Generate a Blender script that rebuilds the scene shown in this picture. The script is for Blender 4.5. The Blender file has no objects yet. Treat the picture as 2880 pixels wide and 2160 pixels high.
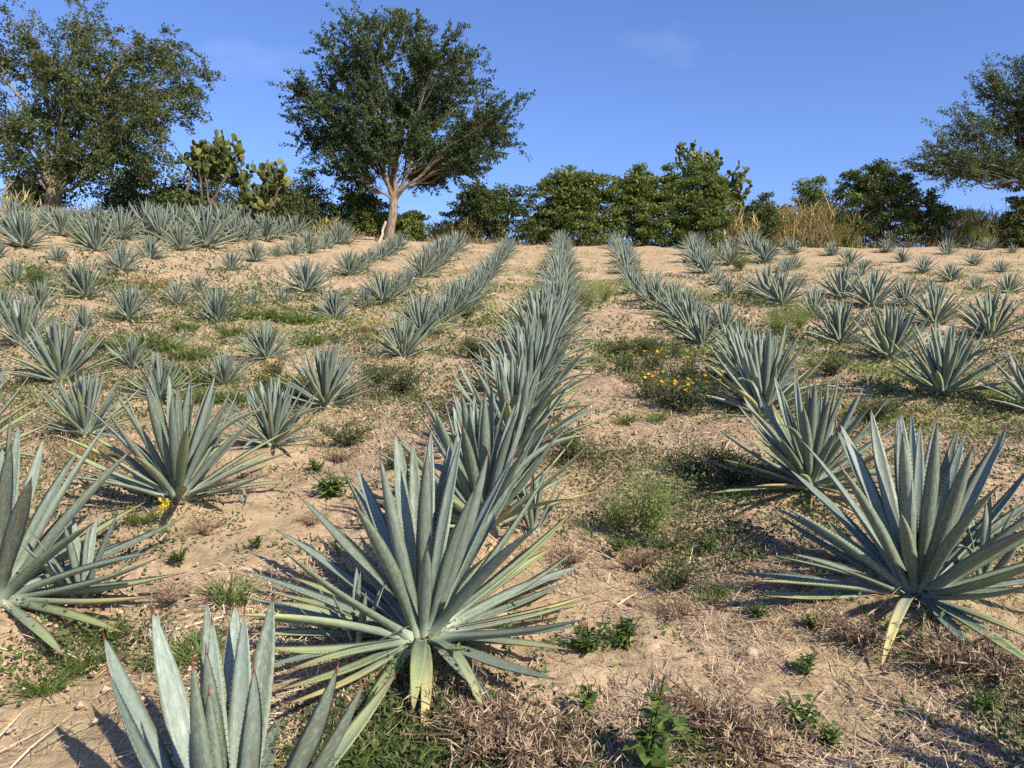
import bpy, math, random
import numpy as np
from mathutils import Matrix, Vector

# ------------------------------------------------------------------ camera, sky, sun, exposure
sc = bpy.context.scene
col = sc.collection
F = 2175.0; PITCH = math.radians(2.0); CAMZ = 1.9
cam = bpy.data.cameras.new('camera'); cam.sensor_width = 36.0; cam.lens = 36.0 * F / 2880.0
cam.clip_start = 0.05; cam.clip_end = 3000.0
camo = bpy.data.objects.new('camera', cam); col.objects.link(camo)
camo.location = (0, 0, CAMZ); camo.rotation_euler = (math.radians(90) - PITCH, 0, 0)
sc.camera = camo

SUN_DIR = Vector((0.66, -0.75, 0)).normalized()          # towards the sun, on the ground plane
SUN_EL = math.radians(36)
w = bpy.data.worlds.new('World'); sc.world = w; w.use_nodes = True
nt = w.node_tree; nt.nodes.clear()
sky = nt.nodes.new('ShaderNodeTexSky'); sky.sky_type = 'NISHITA'; sky.sun_disc = False
sky.sun_elevation = SUN_EL; sky.sun_rotation = math.atan2(SUN_DIR.x, SUN_DIR.y)
sky.altitude = 200; sky.air_density = 1.0; sky.dust_density = 0.3; sky.ozone_density = 9.0
# thin wisps of cirrus mixed into the sky by direction
tc = nt.nodes.new('ShaderNodeTexCoord'); mp = nt.nodes.new('ShaderNodeMapping'); mp.inputs['Scale'].default_value = (1.3, 1.3, 3.4); mp.inputs['Location'].default_value = (7.3, 2.4, 0.6)
ns = nt.nodes.new('ShaderNodeTexNoise'); ns.inputs['Scale'].default_value = 2.6; ns.inputs['Detail'].default_value = 4; ns.inputs['Roughness'].default_value = 0.62
rp = nt.nodes.new('ShaderNodeValToRGB'); rp.color_ramp.elements[0].position = 0.56; rp.color_ramp.elements[1].position = 0.82
rp.color_ramp.elements[1].color = (0.10, 0.10, 0.10, 1)
mx = nt.nodes.new('ShaderNodeMixRGB'); mx.inputs['Color2'].default_value = (8.2, 8.8, 9.6, 1)
bg = nt.nodes.new('ShaderNodeBackground'); bg.inputs['Strength'].default_value = 0.125
ow = nt.nodes.new('ShaderNodeOutputWorld')
L = nt.links.new
L(tc.outputs['Generated'], mp.inputs['Vector']); L(mp.outputs['Vector'], ns.inputs['Vector']); L(ns.outputs['Fac'], rp.inputs['Fac'])
tint = nt.nodes.new('ShaderNodeMixRGB'); tint.blend_type = 'MULTIPLY'; tint.inputs['Fac'].default_value = 1.0; tint.inputs['Color2'].default_value = (1.10, 0.95, 1.04, 1)   # the camera's white balance
L(rp.outputs['Color'], mx.inputs['Fac']); L(sky.outputs['Color'], tint.inputs['Color1']); L(tint.outputs['Color'], mx.inputs['Color1']); L(mx.outputs['Color'], bg.inputs['Color']); L(bg.outputs['Background'], ow.inputs['Surface'])
sl = bpy.data.lights.new('sun', 'SUN'); sl.energy = 5.0; sl.angle = math.radians(0.5); sl.color = (1.0, 0.91, 0.77)
so = bpy.data.objects.new('sun', sl); col.objects.link(so)
tosun = Vector((SUN_DIR.x * math.cos(SUN_EL), SUN_DIR.y * math.cos(SUN_EL), math.sin(SUN_EL)))
so.rotation_euler = tosun.to_track_quat('Z', 'Y').to_euler(); so.location = (20, -20, 30)
vs = sc.view_settings; vs.view_transform = 'Standard'; vs.look = 'None'; vs.exposure = 0.62; vs.gamma = 1.0; vs.use_curve_mapping = False
sc.cycles.max_bounces = 5; sc.cycles.diffuse_bounces = 2; sc.cycles.glossy_bounces = 1; sc.cycles.transmission_bounces = 2; sc.cycles.transparent_max_bounces = 4
sc.cycles.use_denoising = False

RNG = np.random.default_rng(11)
random.seed(7)

# ------------------------------------------------------------------ terrain: a slope rising to a crest
_px = np.array([-300, 0, 300, 700, 1100, 1500, 1900, 2400, 2880, 3200.])
_u = (_px - 1440) / F
_D = np.array([25, 26, 28, 34, 42, 48, 50, 54, 56, 57.])
_y = np.array([592, 602, 622, 648, 672, 696, 692, 694, 700, 702.])
_z = _D * np.tan(np.arctan((1080 - _y) / F) - PITCH) + CAMZ
PD = np.polyfit(_u, _D, 4); PZ = np.polyfit(_u, _z, 4)
MOUNDS = []
def crest_d(x, y):
    return np.polyval(PD, np.clip(np.asarray(x) / np.maximum(y, 3.0), -0.85, 0.85))
def ground(x, y):
    x = np.asarray(x, float); y = np.asarray(y, float)
    u = np.clip(x / np.maximum(y, 3.0), -0.85, 0.85)
    Dc = np.polyval(PD, u); zc = np.polyval(PZ, u); a = 0.15
    b = (zc - a * Dc) / Dc ** 2
    yy = np.clip(y, -4, None); yc = np.minimum(yy, Dc)
    z = a * yc + b * yc * yc; s = a + 2 * b * Dc
    d = np.maximum(yy - Dc, 0); ww = 1.6; e = 1 - np.exp(-d / ww)
    z = z + s * ww * e - 0.16 * (d - ww * e)
    z = np.maximum(z, -9 + 0.5 * np.log1p(np.exp(np.clip(2 * (z + 9), -30, 30))))
    n = 0.035 * np.sin(1.7 * x + 0.6 * y) + 0.03 * np.sin(0.9 * y - 0.8 * x + 1) + 0.018 * np.sin(3.9 * x + 1.3 * y + 2) + 0.016 * np.sin(4.3 * y - 2.1 * x)
    z = z + n * np.clip(y / 6, 0.4, 1)
    for mx_, my_, mr, mh in MOUNDS:
        z = z + mh * np.exp(-((x - mx_) ** 2 + (y - my_) ** 2) / (mr * mr))
    return z
def G(x, y): return float(ground(x, y))
def at(px, py, D):
    vx, vz = (px - 1440) / F, (1080 - py) / F
    c, s = math.cos(PITCH), math.sin(PITCH)
    dx, dy, dz = vx, c + vz * s, -s + vz * c
    return Vector((dx * D / dy, D, CAMZ + dz * D / dy))
def onground(px, py):
    d = at(px, py, 1.0); ys = np.concatenate([np.arange(0.8, 12, 0.02), np.arange(12, 62, 0.1)])
    z = CAMZ + (d.z - CAMZ) * ys; g = ground(d.x * ys, ys); i = np.where(z <= g)[0]
    k = i[0] if len(i) else int(np.argmin(np.abs(ys - float(np.polyval(PD, max(-.85, min(.85, d.x)))))))
    return Vector((d.x * ys[k], ys[k], float(g[k])))

# value noise
_LAT = RNG.random((256, 256))
def vnoise(x, y, sc_, seed=0):
    x = np.asarray(x, float) * sc_ + seed * 17.3; y = np.asarray(y, float) * sc_ + seed * 5.7
    xi = np.floor(x).astype(int); yi = np.floor(y).astype(int); fx = x - xi; fy = y - yi
    fx = fx * fx * (3 - 2 * fx); fy = fy * fy * (3 - 2 * fy)
    g = lambda i, j: _LAT[(xi + i) & 255, (yi + j) & 255]
    return (g(0, 0) * (1 - fx) + g(1, 0) * fx) * (1 - fy) + (g(0, 1) * (1 - fx) + g(1, 1) * fx) * fy
def fbm(x, y, sc_, seed=0, o=3):
    r = 0; a = 1; t = 0
    for k in range(o):
        r = r + a * vnoise(x, y, sc_ * 2 ** k, seed + k); t += a; a *= 0.5
    return r / t

# ------------------------------------------------------------------ helpers
def setprop(o, label=None, cat=None, group=None, kind=None):
    if label: o['label'] = label
    if cat: o['category'] = cat
    if group: o['group'] = group
    if kind: o['kind'] = kind
    return o
def link(name, data, parent=None):
    o = bpy.data.objects.new(name, data); col.objects.link(o)
    if parent is not None: o.parent = parent
    return o
class MB:
    def __init__(s): s.V = []; s.F = []; s.M = []; s.A = []; s.n = 0
    def add(s, V, Fa, mat=0, attr=None):
        V = np.asarray(V, np.float32).reshape(-1, 3); Fa = np.asarray(Fa, np.int32)
        if not len(Fa): return
        s.F.append(Fa + s.n); s.M.append(np.full(len(Fa), mat, np.int32)); s.V.append(V); s.n += len(V)
        s.A.append(np.zeros((len(V), 4), np.float32) if attr is None else np.asarray(attr, np.float32).reshape(-1, 4))
    def mesh(s, name, mats, smooth=True):
        me = bpy.data.meshes.new(name)
        V = np.concatenate(s.V); tot = np.concatenate([np.full(len(f), f.shape[1], np.int32) for f in s.F])
        idx = np.concatenate([f.ravel() for f in s.F]); st = np.concatenate([[0], np.cumsum(tot)[:-1]]).astype(np.int32)
        me.vertices.add(len(V)); me.vertices.foreach_set('co', V.ravel())
        me.loops.add(len(idx)); me.loops.foreach_set('vertex_index', idx)
        me.polygons.add(len(tot)); me.polygons.foreach_set('loop_start', st); me.polygons.foreach_set('loop_total', tot)
        me.polygons.foreach_set('material_index', np.concatenate(s.M))
        me.polygons.foreach_set('use_smooth', np.full(len(tot), smooth))
        for m in mats: me.materials.append(m)
        a = me.attributes.new('lf', 'FLOAT_COLOR', 'POINT'); a.data.foreach_set('color', np.concatenate(s.A).ravel())
        me.update(calc_edges=True)
        return me
    def build(s, name, mats, parent=None, smooth=True):
        return link(name, s.mesh(name, mats if isinstance(mats, (list, tuple)) else [mats], smooth), parent)
def nrm(v): return v / np.maximum(np.linalg.norm(v, axis=-1, keepdims=True), 1e-9)
def tube(mb, P, R, k=6, mat=0):
    P = np.asarray(P, float); n = len(P); T = nrm(np.gradient(P, axis=0))
    ref = np.array([0.31, 0.52, 0.79]) if abs(T[0] @ np.array([0.31, 0.52, 0.79])) < 0.9 else np.array([1.0, 0, 0])
    A = nrm(np.cross(T, ref)); B = np.cross(T, A); th = np.arange(k) * 2 * math.pi / k
    R = np.asarray(R, float).reshape(-1, 1, 1)
    V = P[:, None, :] + R * (np.cos(th)[None, :, None] * A[:, None, :] + np.sin(th)[None, :, None] * B[:, None, :])
    i = np.arange(n - 1)[:, None] * k; j = np.arange(k)[None, :]; j2 = (j + 1) % k
    mb.add(V.reshape(-1, 3), np.stack([i + j, i + j2, i + k + j2, i + k + j], -1).reshape(-1, 4), mat)
    mb.add(V[-1], [list(range(k))], mat)
def bez(a, b, c, n): 
    t = np.linspace(0, 1, n)[:, None]; return (1 - t) ** 2 * a + 2 * t * (1 - t) * b + t * t * c

# ------------------------------------------------------------------ materials
def material(name, rough=0.8, spec=0.3):
    m = bpy.data.materials.new(name); m.use_nodes = True; n = m.node_tree.nodes; b = n['Principled BSDF']
    b.inputs['Roughness'].default_value = rough; b.inputs['Specular IOR Level'].default_value = spec
    return m, m.node_tree, b
def N(t, kind, **k):
    n = t.nodes.new(kind)
    for a, v in k.items(): n.inputs[a.replace('_', ' ')].default_value = v
    return n
def mixc(t, fac, a, b):
    m = t.nodes.new('ShaderNodeMixRGB')
    for s, v in (('Fac', fac), ('Color1', a), ('Color2', b)):
        if isinstance(v, bpy.types.NodeSocket): t.links.new(v, m.inputs[s])
        else: m.inputs[s].default_value = v if s == 'Fac' else (*v, 1)
    return m.outputs['Color']
def ramp(t, fac, *st):
    r = t.nodes.new('ShaderNodeValToRGB'); e = r.color_ramp.elements
    while len(e) < len(st): e.new(0.5)
    for q, (p, c) in zip(e, st): q.position = p; q.color = (*c, 1) if isinstance(c, tuple) else (c, c, c, 1)
    t.links.new(fac, r.inputs['Fac']); return r.outputs['Color']
def mathn(t, op, a, b=None):
    m = t.nodes.new('ShaderNodeMath'); m.operation = op
    for i, v in enumerate((a, b)):
        if v is None: continue
        if isinstance(v, bpy.types.NodeSocket): t.links.new(v, m.inputs[i])
        else: m.inputs[i].default_value = v
    return m.outputs[0]
def lfattr(t):
    a = t.nodes.new('ShaderNodeAttribute'); a.attribute_name = 'lf'
    s = t.nodes.new('ShaderNodeSeparateColor'); t.links.new(a.outputs['Color'], s.inputs[0])
    o = t.nodes.new('ShaderNodeObjectInfo')
    return s.outputs[0], s.outputs[1], s.outputs[2], mathn(t, 'FRACT', mathn(t, 'ADD', a.outputs['Alpha'], o.outputs['Random']))
def noise(t, scale, detail=4, coord='Object', stretch=None, rough=0.6):
    c = t.nodes.new('ShaderNodeTexCoord'); n = N(t, 'ShaderNodeTexNoise', Scale=scale, Detail=detail, Roughness=rough)
    if stretch:
        m = t.nodes.new('ShaderNodeMapping'); m.inputs['Scale'].default_value = stretch
        t.links.new(c.outputs[coord], m.inputs['Vector']); t.links.new(m.outputs['Vector'], n.inputs['Vector'])
    else: t.links.new(c.outputs[coord], n.inputs['Vector'])
    return n.outputs['Fac']
def bump(t, b, h, strength, dist=0.01):
    n = t.nodes.new('ShaderNodeBump'); n.inputs['Strength'].default_value = strength; n.inputs['Distance'].default_value = dist
    t.links.new(h, n.inputs['Height']); t.links.new(n.outputs['Normal'], b.inputs['Normal'])

def agave_mat(name, old):
    m, t, b = material(name, 0.5, 0.45)
    T_, E_, B_, R_ = lfattr(t)
    c = mixc(t, R_, (0.200, 0.256, 0.202), (0.108, 0.144, 0.090))
    n1 = noise(t, 5.0, 5, stretch=(9, 2.2, 9)); n2 = noise(t, 26.0, 3, stretch=(4, 1, 4))
    # dust and weathering in blotches, more on the outer (lower) face
    dust = mathn(t, 'MULTIPLY', ramp(t, n1, (0.42, 0.0), (0.66, 1.0)), mathn(t, 'ADD', mathn(t, 'MULTIPLY', B_, 0.45), 0.40))
    c = mixc(t, dust, c, (0.150, 0.138, 0.100))
    c = mixc(t, mathn(t, 'MULTIPLY', ramp(t, n2, (0.46, 0.0), (0.66, 1.0)), 0.55), c, (0.275, 0.330, 0.295))
    imp = mathn(t, 'MULTIPLY', ramp(t, E_, (0.50, 0.0), (0.56, 1.0), (0.62, 0.0)), ramp(t, noise(t, 2.0, 2, stretch=(1, 2, 1)), (0.48, 0.0), (0.6, 0.4)))
    c = mixc(t, imp, c, (0.07, 0.09, 0.07))
    c = mixc(t, mathn(t, 'MULTIPLY', ramp(t, E_, (0.72, 0.0), (1.0, 1.0)), 0.45), c, (0.21, 0.25, 0.105))
    c = mixc(t, ramp(t, T_, (0.0, 1.0), (0.16, 0.0)), c, (0.36, 0.40, 0.30))
    if old:
        n3 = noise(t, 3.0, 4, stretch=(5, 3, 5))
        f = ramp(t, mathn(t, 'ADD', mathn(t, 'MULTIPLY', n3, 0.5), mathn(t, 'MULTIPLY', T_, 0.6)), (0.38, 0.0), (0.80, 1.0))
        c = mixc(t, mathn(t, 'MULTIPLY', f, 0.95 if old > 1 else 0.7), c, (0.46, 0.40, 0.13) if old > 1 else (0.36, 0.40, 0.13))
        c = mixc(t, ramp(t, T_, (0.8, 0.0), (1.0, 0.9)), c, (0.24, 0.17, 0.09))
    else:
        c = mixc(t, ramp(t, T_, (0.965, 0.0), (0.99, 0.8)), c, (0.14, 0.06, 0.035))
    t.links.new(c, b.inputs['Base Color'])
    t.links.new(ramp(t, n1, (0.3, 0.42), (0.7, 0.68)), b.inputs['Roughness'])
    bump(t, b, noise(t, 40.0, 3, stretch=(6, 0.35, 6)), 0.25, 0.004)
    return m
M_LEAF = agave_mat('agave_leaf', 0); M_OLD1 = agave_mat('agave_leaf_ageing', 1); M_OLD2 = agave_mat('agave_leaf_yellow', 2)
M_TOOTH, t_, b_ = material('agave_tooth', 0.6); b_.inputs['Base Color'].default_value = (0.10, 0.045, 0.025, 1)
M_SPINE, t_, b_ = material('agave_spine', 0.4, 0.5)
b_.inputs['Base Color'].default_value = (0.13, 0.030, 0.018, 1)
M_HEART, t_, b_ = material('agave_heart', 0.9)
t_.links.new(mixc(t_, noise(t_, 14, 4), (0.30, 0.30, 0.20), (0.16, 0.11, 0.07)), b_.inputs['Base Color'])

def leafy_mat(name, c1, c2, c3, rough=0.55, trans=0.25):
    """foliage: colour varies leaf by leaf (attribute), a little light passes through"""
    m, t, b = material(name, rough, 0.35)
    T_, E_, B_, R_ = lfattr(t)
    c = ramp(t, T_, (0.0, c1), (0.5, c2), (1.0, c3))
    t.links.new(c, b.inputs['Base Color'])
    if trans:
        tr = t.nodes.new('ShaderNodeBsdfTranslucent'); t.links.new(mixc(t, 0.4, c, (c3[0] * 1.3, c3[1] * 1.3, c3[2] * 0.5)), tr.inputs['Color'])
        mix = t.nodes.new('ShaderNodeMixShader'); mix.inputs[0].default_value = trans
        t.links.new(b.outputs[0], mix.inputs[1]); t.links.new(tr.outputs[0], mix.inputs[2])
        t.links.new(mix.outputs[0], t.nodes['Material Output'].inputs['Surface'])
    return m
M_TREE = leafy_mat('tree_foliage', (0.020, 0.036, 0.013), (0.042, 0.072, 0.022), (0.088, 0.125, 0.038))
M_TREE2 = leafy_mat('drooping_tree_foliage', (0.028, 0.045, 0.013), (0.064, 0.092, 0.024), (0.128, 0.155, 0.046))
M_BUSH = leafy_mat('bush_foliage', (0.045, 0.068, 0.014), (0.100, 0.138, 0.026), (0.185, 0.220, 0.048))
M_BUSHD = leafy_mat('dark_bush_foliage', (0.030, 0.048, 0.013), (0.066, 0.094, 0.022), (0.125, 0.155, 0.038))
M_WEED = leafy_mat('weed_green', (0.045, 0.085, 0.020), (0.095, 0.150, 0.035), (0.18, 0.235, 0.060), 0.55, 0.3)
M_WEEDD = leafy_mat('weed_dark', (0.040, 0.058, 0.022), (0.075, 0.100, 0.036), (0.14, 0.145, 0.055), 0.65, 0.2)
M_WEEDP = leafy_mat('weed_pale', (0.13, 0.19, 0.050), (0.22, 0.28, 0.085), (0.36, 0.38, 0.14), 0.6, 0.35)
M_GRASS = leafy_mat('grass_green', (0.060, 0.105, 0.024), (0.125, 0.185, 0.042), (0.24, 0.28, 0.085), 0.5, 0.3)
M_CANE = leafy_mat('cane_green', (0.10, 0.13, 0.035), (0.21, 0.235, 0.070), (0.36, 0.34, 0.13), 0.55, 0.25)
M_GOLD = leafy_mat('dry_grass_gold', (0.23, 0.165, 0.070), (0.38, 0.285, 0.130), (0.54, 0.43, 0.22), 0.7, 0.2)
M_STRAW = leafy_mat('straw', (0.21, 0.145, 0.10), (0.49, 0.365, 0.235), (0.72, 0.60, 0.40), 0.8, 0.0)
M_DEAD = leafy_mat('dead_weed', (0.13, 0.082, 0.052), (0.30, 0.205, 0.130), (0.50, 0.385, 0.24), 0.85, 0.0)
M_YFLOW = leafy_mat('yellow_petals', (0.75, 0.55, 0.02), (0.80, 0.62, 0.04), (0.85, 0.72, 0.10), 0.5, 0.2)
M_OFLOW = leafy_mat('orange_petals', (0.82, 0.30, 0.01), (0.86, 0.45, 0.02), (0.88, 0.60, 0.05), 0.5, 0.2)

def bark_mat(name, a, bcol):
    m, t, b = material(name, 0.9, 0.2)
    n = noise(t, 3.0, 6, stretch=(3, 3, 0.8)); t.links.new(ramp(t, n, (0.35, a), (0.65, bcol)), b.inputs['Base Color'])
    bump(t, b, noise(t, 12.0, 4, stretch=(2, 2, 0.5)), 0.6, 0.03); return m
M_BARK = bark_mat('pale_bark', (0.13, 0.10, 0.068), (0.30, 0.24, 0.165))
M_BARKD = bark_mat('dark_bark', (0.07, 0.052, 0.038), (0.17, 0.135, 0.10))
M_WOOD = bark_mat('weathered_wood', (0.34, 0.28, 0.20), (0.56, 0.49, 0.38))

def pad_mat():
    m, t, b = material('prickly_pear_pad', 0.75, 0.15)
    T_, E_, B_, R_ = lfattr(t)
    c = ramp(t, R_, (0.0, (0.048, 0.070, 0.020)), (0.6, (0.095, 0.115, 0.032)), (1.0, (0.19, 0.19, 0.050)))
    c = mixc(t, ramp(t, noise(t, 7, 4), (0.55, 0.0), (0.75, 0.6)), c, (0.30, 0.20, 0.11))
    t.links.new(c, b.inputs['Base Color']); return m
M_PAD = pad_mat()

def soil_mat():
    m, t, b = material('dry_soil', 0.95, 0.15)
    big = noise(t, 0.35, 6, rough=0.65); mid = noise(t, 2.2, 6, rough=0.7); fine = noise(t, 26.0, 5, rough=0.7); grit = noise(t, 140.0, 2)
    c = ramp(t, mid, (0.30, (0.38, 0.255, 0.165)), (0.52, (0.52, 0.370, 0.245)), (0.72, (0.60, 0.455, 0.315)))
    c = mixc(t, ramp(t, big, (0.44, 0.0), (0.60, 0.75)), c, (0.45, 0.340, 0.180))
    gr = noise(t, 0.8, 7, rough=0.7); c = mixc(t, ramp(t, gr, (0.50, 0.0), (0.64, 0.6)), c, (0.25, 0.225, 0.110))       # straw-yellow ground
    lit = noise(t, 1.1, 7, rough=0.72); lit2 = noise(t, 6.5, 6, rough=0.75)
    c = mixc(t, ramp(t, lit, (0.45, 0.0), (0.60, 0.75)), c, (0.40, 0.300, 0.165))       # thin cover of chaff
    c = mixc(t, ramp(t, lit2, (0.48, 0.0), (0.60, 0.72)), c, (0.27, 0.195, 0.115))      # dark crumbs and dead leaves
    c = mixc(t, ramp(t, fine, (0.52, 0.0), (0.72, 0.6)), c, (0.29, 0.185, 0.125))
    c = mixc(t, ramp(t, grit, (0.60, 0.0), (0.74, 0.55)), c, (0.60, 0.50, 0.39))
    t.links.new(c, b.inputs['Base Color'])
    h = mathn(t, 'ADD', mathn(t, 'MULTIPLY', fine, 1.0), mathn(t, 'MULTIPLY', grit, 0.35))
    bump(t, b, h, 0.9, 0.02); return m
M_SOIL = soil_mat()
M_CLOD, t_, b_ = material('soil_clod', 0.95, 0.15)
t_.links.new(mixc(t_, noise(t_, 9, 4, 'Generated'), (0.36, 0.235, 0.155), (0.54, 0.40, 0.285)), b_.inputs['Base Color'])
# ------------------------------------------------------------------ where the agaves stand (x, y, height in metres)
ROWS = {
'crest_left':'-13.01,20.70,0.87;-14.25,22.30,0.76;-14.28,23.90,0.62;-13.60,23.50,0.70;-14.19,25.40,0.61;-13.16,24.60,0.91;-11.81,22.10,0.82;-12.49,24.90,0.89;-12.77,27.30,1.06;-12.04,26.70,0.96;-12.60,29.30,1.02;-10.83,25.40,0.81;-10.70,27.20,1.22;-11.89,32.10,1.18;-11.08,30.90,0.77;-12.13,34.99,0.98;-10.70,31.40,0.78;-10.30,32.50,0.97;-10.26,34.30,0.86;-10.47,37.48,0.90;-7.97,35.60,0.89;-12.53,30.40,0.91;-13.71,26.40,0.55;-14.02,21.70,0.61',
'second_left':'-10.40,22.40,0.72;-9.49,18.90,0.72;-8.45,25.50,0.69;-8.41,27.90,0.45;-8.05,28.70,0.66;-8.13,31.30,0.94;-7.93,33.10,0.66;-8.20,22.70,0.59;-11.30,19.30,0.39;-12.34,18.70,0.37',
'third_left':'-10.17,15.90,0.49;-8.13,14.80,0.71;-7.84,12.90,0.49;-8.13,12.40,0.47;-6.67,13.50,0.61;-6.70,15.60,0.50;-7.40,18.30,0.40;-5.47,14.40,0.69;-5.47,16.40,0.33;-4.99,16.80,0.40;-5.25,19.80,0.91;-3.59,15.70,0.63',
'fourth_left':'-6.37,10.08,0.66;-6.73,12.20,0.39;-4.99,8.56,0.70;-5.17,12.20,0.24;-4.76,9.68,0.41;-3.32,10.48,0.52;-3.41,12.80,0.16;-3.84,8.44,0.49;-3.43,9.22,0.40;-3.79,6.86,0.57',
'diag_left':'-2.28,5.24,0.80;-2.01,6.48,0.56;-1.97,8.16,0.65',
'edge_left':'-4.24,5.78,0.80',
'L1':'-1.62,11.52,0.62;-1.61,13.80,0.80;-1.40,15.40,0.65;-1.30,16.90,0.72;-1.19,18.40,0.77;-0.99,20.30,0.65;-0.96,22.20,0.70;-0.94,24.20,0.72;-0.76,26.20,0.68;-0.70,29.10,0.75;-0.64,32.10,0.77;-0.42,34.90,0.77;-0.33,38.00,0.82;-0.25,41.00,0.86',
'L2':'-3.44,18.10,0.43;-3.09,18.60,0.82;-3.02,20.10,0.64;-3.09,23.00,0.55;-3.03,26.00,0.93;-2.93,28.00,1.01;-2.88,31.10,1.05;-2.90,33.70,0.95;-2.93,36.40,0.94;-2.76,38.50,1.08',
'L3':'-5.16,24.60,0.79;-5.25,27.00,0.62;-5.35,29.40,0.59;-5.22,31.10,0.74;-5.30,34.20,0.82;-5.30,36.80,0.77;-7.76,36.00,0.90',
'R1':'2.22,5.72,0.79;2.67,8.22,0.89;2.95,9.80,0.66;3.31,11.30,0.62;3.25,13.20,0.63;4.03,14.70,0.70;3.46,14.90,0.71;3.60,16.30,0.75;3.69,17.70,0.78;3.57,19.30,0.77;3.75,21.10,0.76;3.58,22.70,0.68;3.95,25.60,0.66;4.36,28.70,0.57;4.52,30.60,0.79;4.90,33.50,0.86;5.28,36.50,0.95;5.71,40.60,0.97;6.05,43.80,1.0;6.37,46.90,1.08',
'R2':'7.98,32.00,0.77;8.5,35.10,0.85;9.06,38.30,1.0;10.3,43.8,0.95;11.60,49.70,1.0;11.40,51.95,1.05',
'R3':'10.2,36.4,0.8;10.9,41.0,0.85;13.0,46.0,0.85;16.9,46.6,0.7;17.9,50.5,0.8;12.9,35.6,0.6;11.43,32.40,0.58;12.48,38.50,1.05;13.50,41.20,0.72;14.2,45.5,1.05;15.18,49.80,1.15;15.94,53.04,1.15;14.35,52.86,1.15',
'mid_right':'6.91,26.20,0.58;6.42,23.20,0.56;7.30,23.90,0.43;7.32,22.10,1.00;7.09,20.40,0.90;9.47,22.30,0.98;9.23,19.90,0.95;10.59,20.90,0.75;13.40,24.90,0.45;14.88,24.90,0.55;15.86,24.80,0.69;9.90,26.70,0.43',
'low_right':'7.13,18.30,0.69;5.79,13.70,0.79;5.65,11.60,0.81;8.83,16.20,0.81;9.01,14.60,0.87;9.81,13.80,0.59;4.99,8.96,0.82;5.53,8.14,0.68',
'top_right':'20.19,53.97,0.9;21.34,54.16,1.0;18.38,44.70,0.62;16.24,37.40,0.63;24.03,54.55,0.60;14.50,32.20,0.51;26.74,54.88,0.88;23.50,48.80,0.63;28.13,55.04,0.71;19.90,39.60,0.55;17.80,33.60,0.57;30.98,55.35,0.99;26.99,48.20,0.67;16.06,28.40,0.51;23.26,39.10,0.51;32.57,55.53,0.55;32.83,53.60,0.70;21.13,33.60,0.44;36.75,56.03,0.45;31.51,48.90,0.39',
}
ROWS = {k: [tuple(float(q) for q in a.split(',')) for a in v.split(';')] for k, v in ROWS.items()}
# the row straight up the middle, one plant about every metre and a half
_cd = [3.6, 4.9, 6.9, 8.6, 10.7, 13, 15.6, 18, 21, 25, 29, 35, 41, 48]
_cx = [-.42, -.165, -.02, .23, .4, .6, .82, 1.0, 1.24, 1.5, 1.8, 2.2, 2.6, 3.1]
cy = [4.85, 6.55, 7.95, 9.35, 10.8, 12.3, 13.9, 15.5, 17.1, 18.8, 20.6, 22.5, 24.4, 26.4, 28.5, 30.7, 33.0, 35.4, 37.9, 40.5, 43.2, 46.0, 48.3]
for _k, _f in (('top_right', 1.35), ('R2', 1.2), ('R3', 1.15)): ROWS[_k] = [(x, y, h * _f) for x, y, h in ROWS[_k]]
ROWS['crest_left'] = [(x, y, h * 1.18) for x, y, h in ROWS['crest_left']]
ROWS['C'] = [(float(np.interp(y, _cd, _cx)) + RNG.uniform(-.08, .08), y, RNG.uniform(0.82, 0.98) if y > 6 else 0.84) for y in cy]

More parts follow.
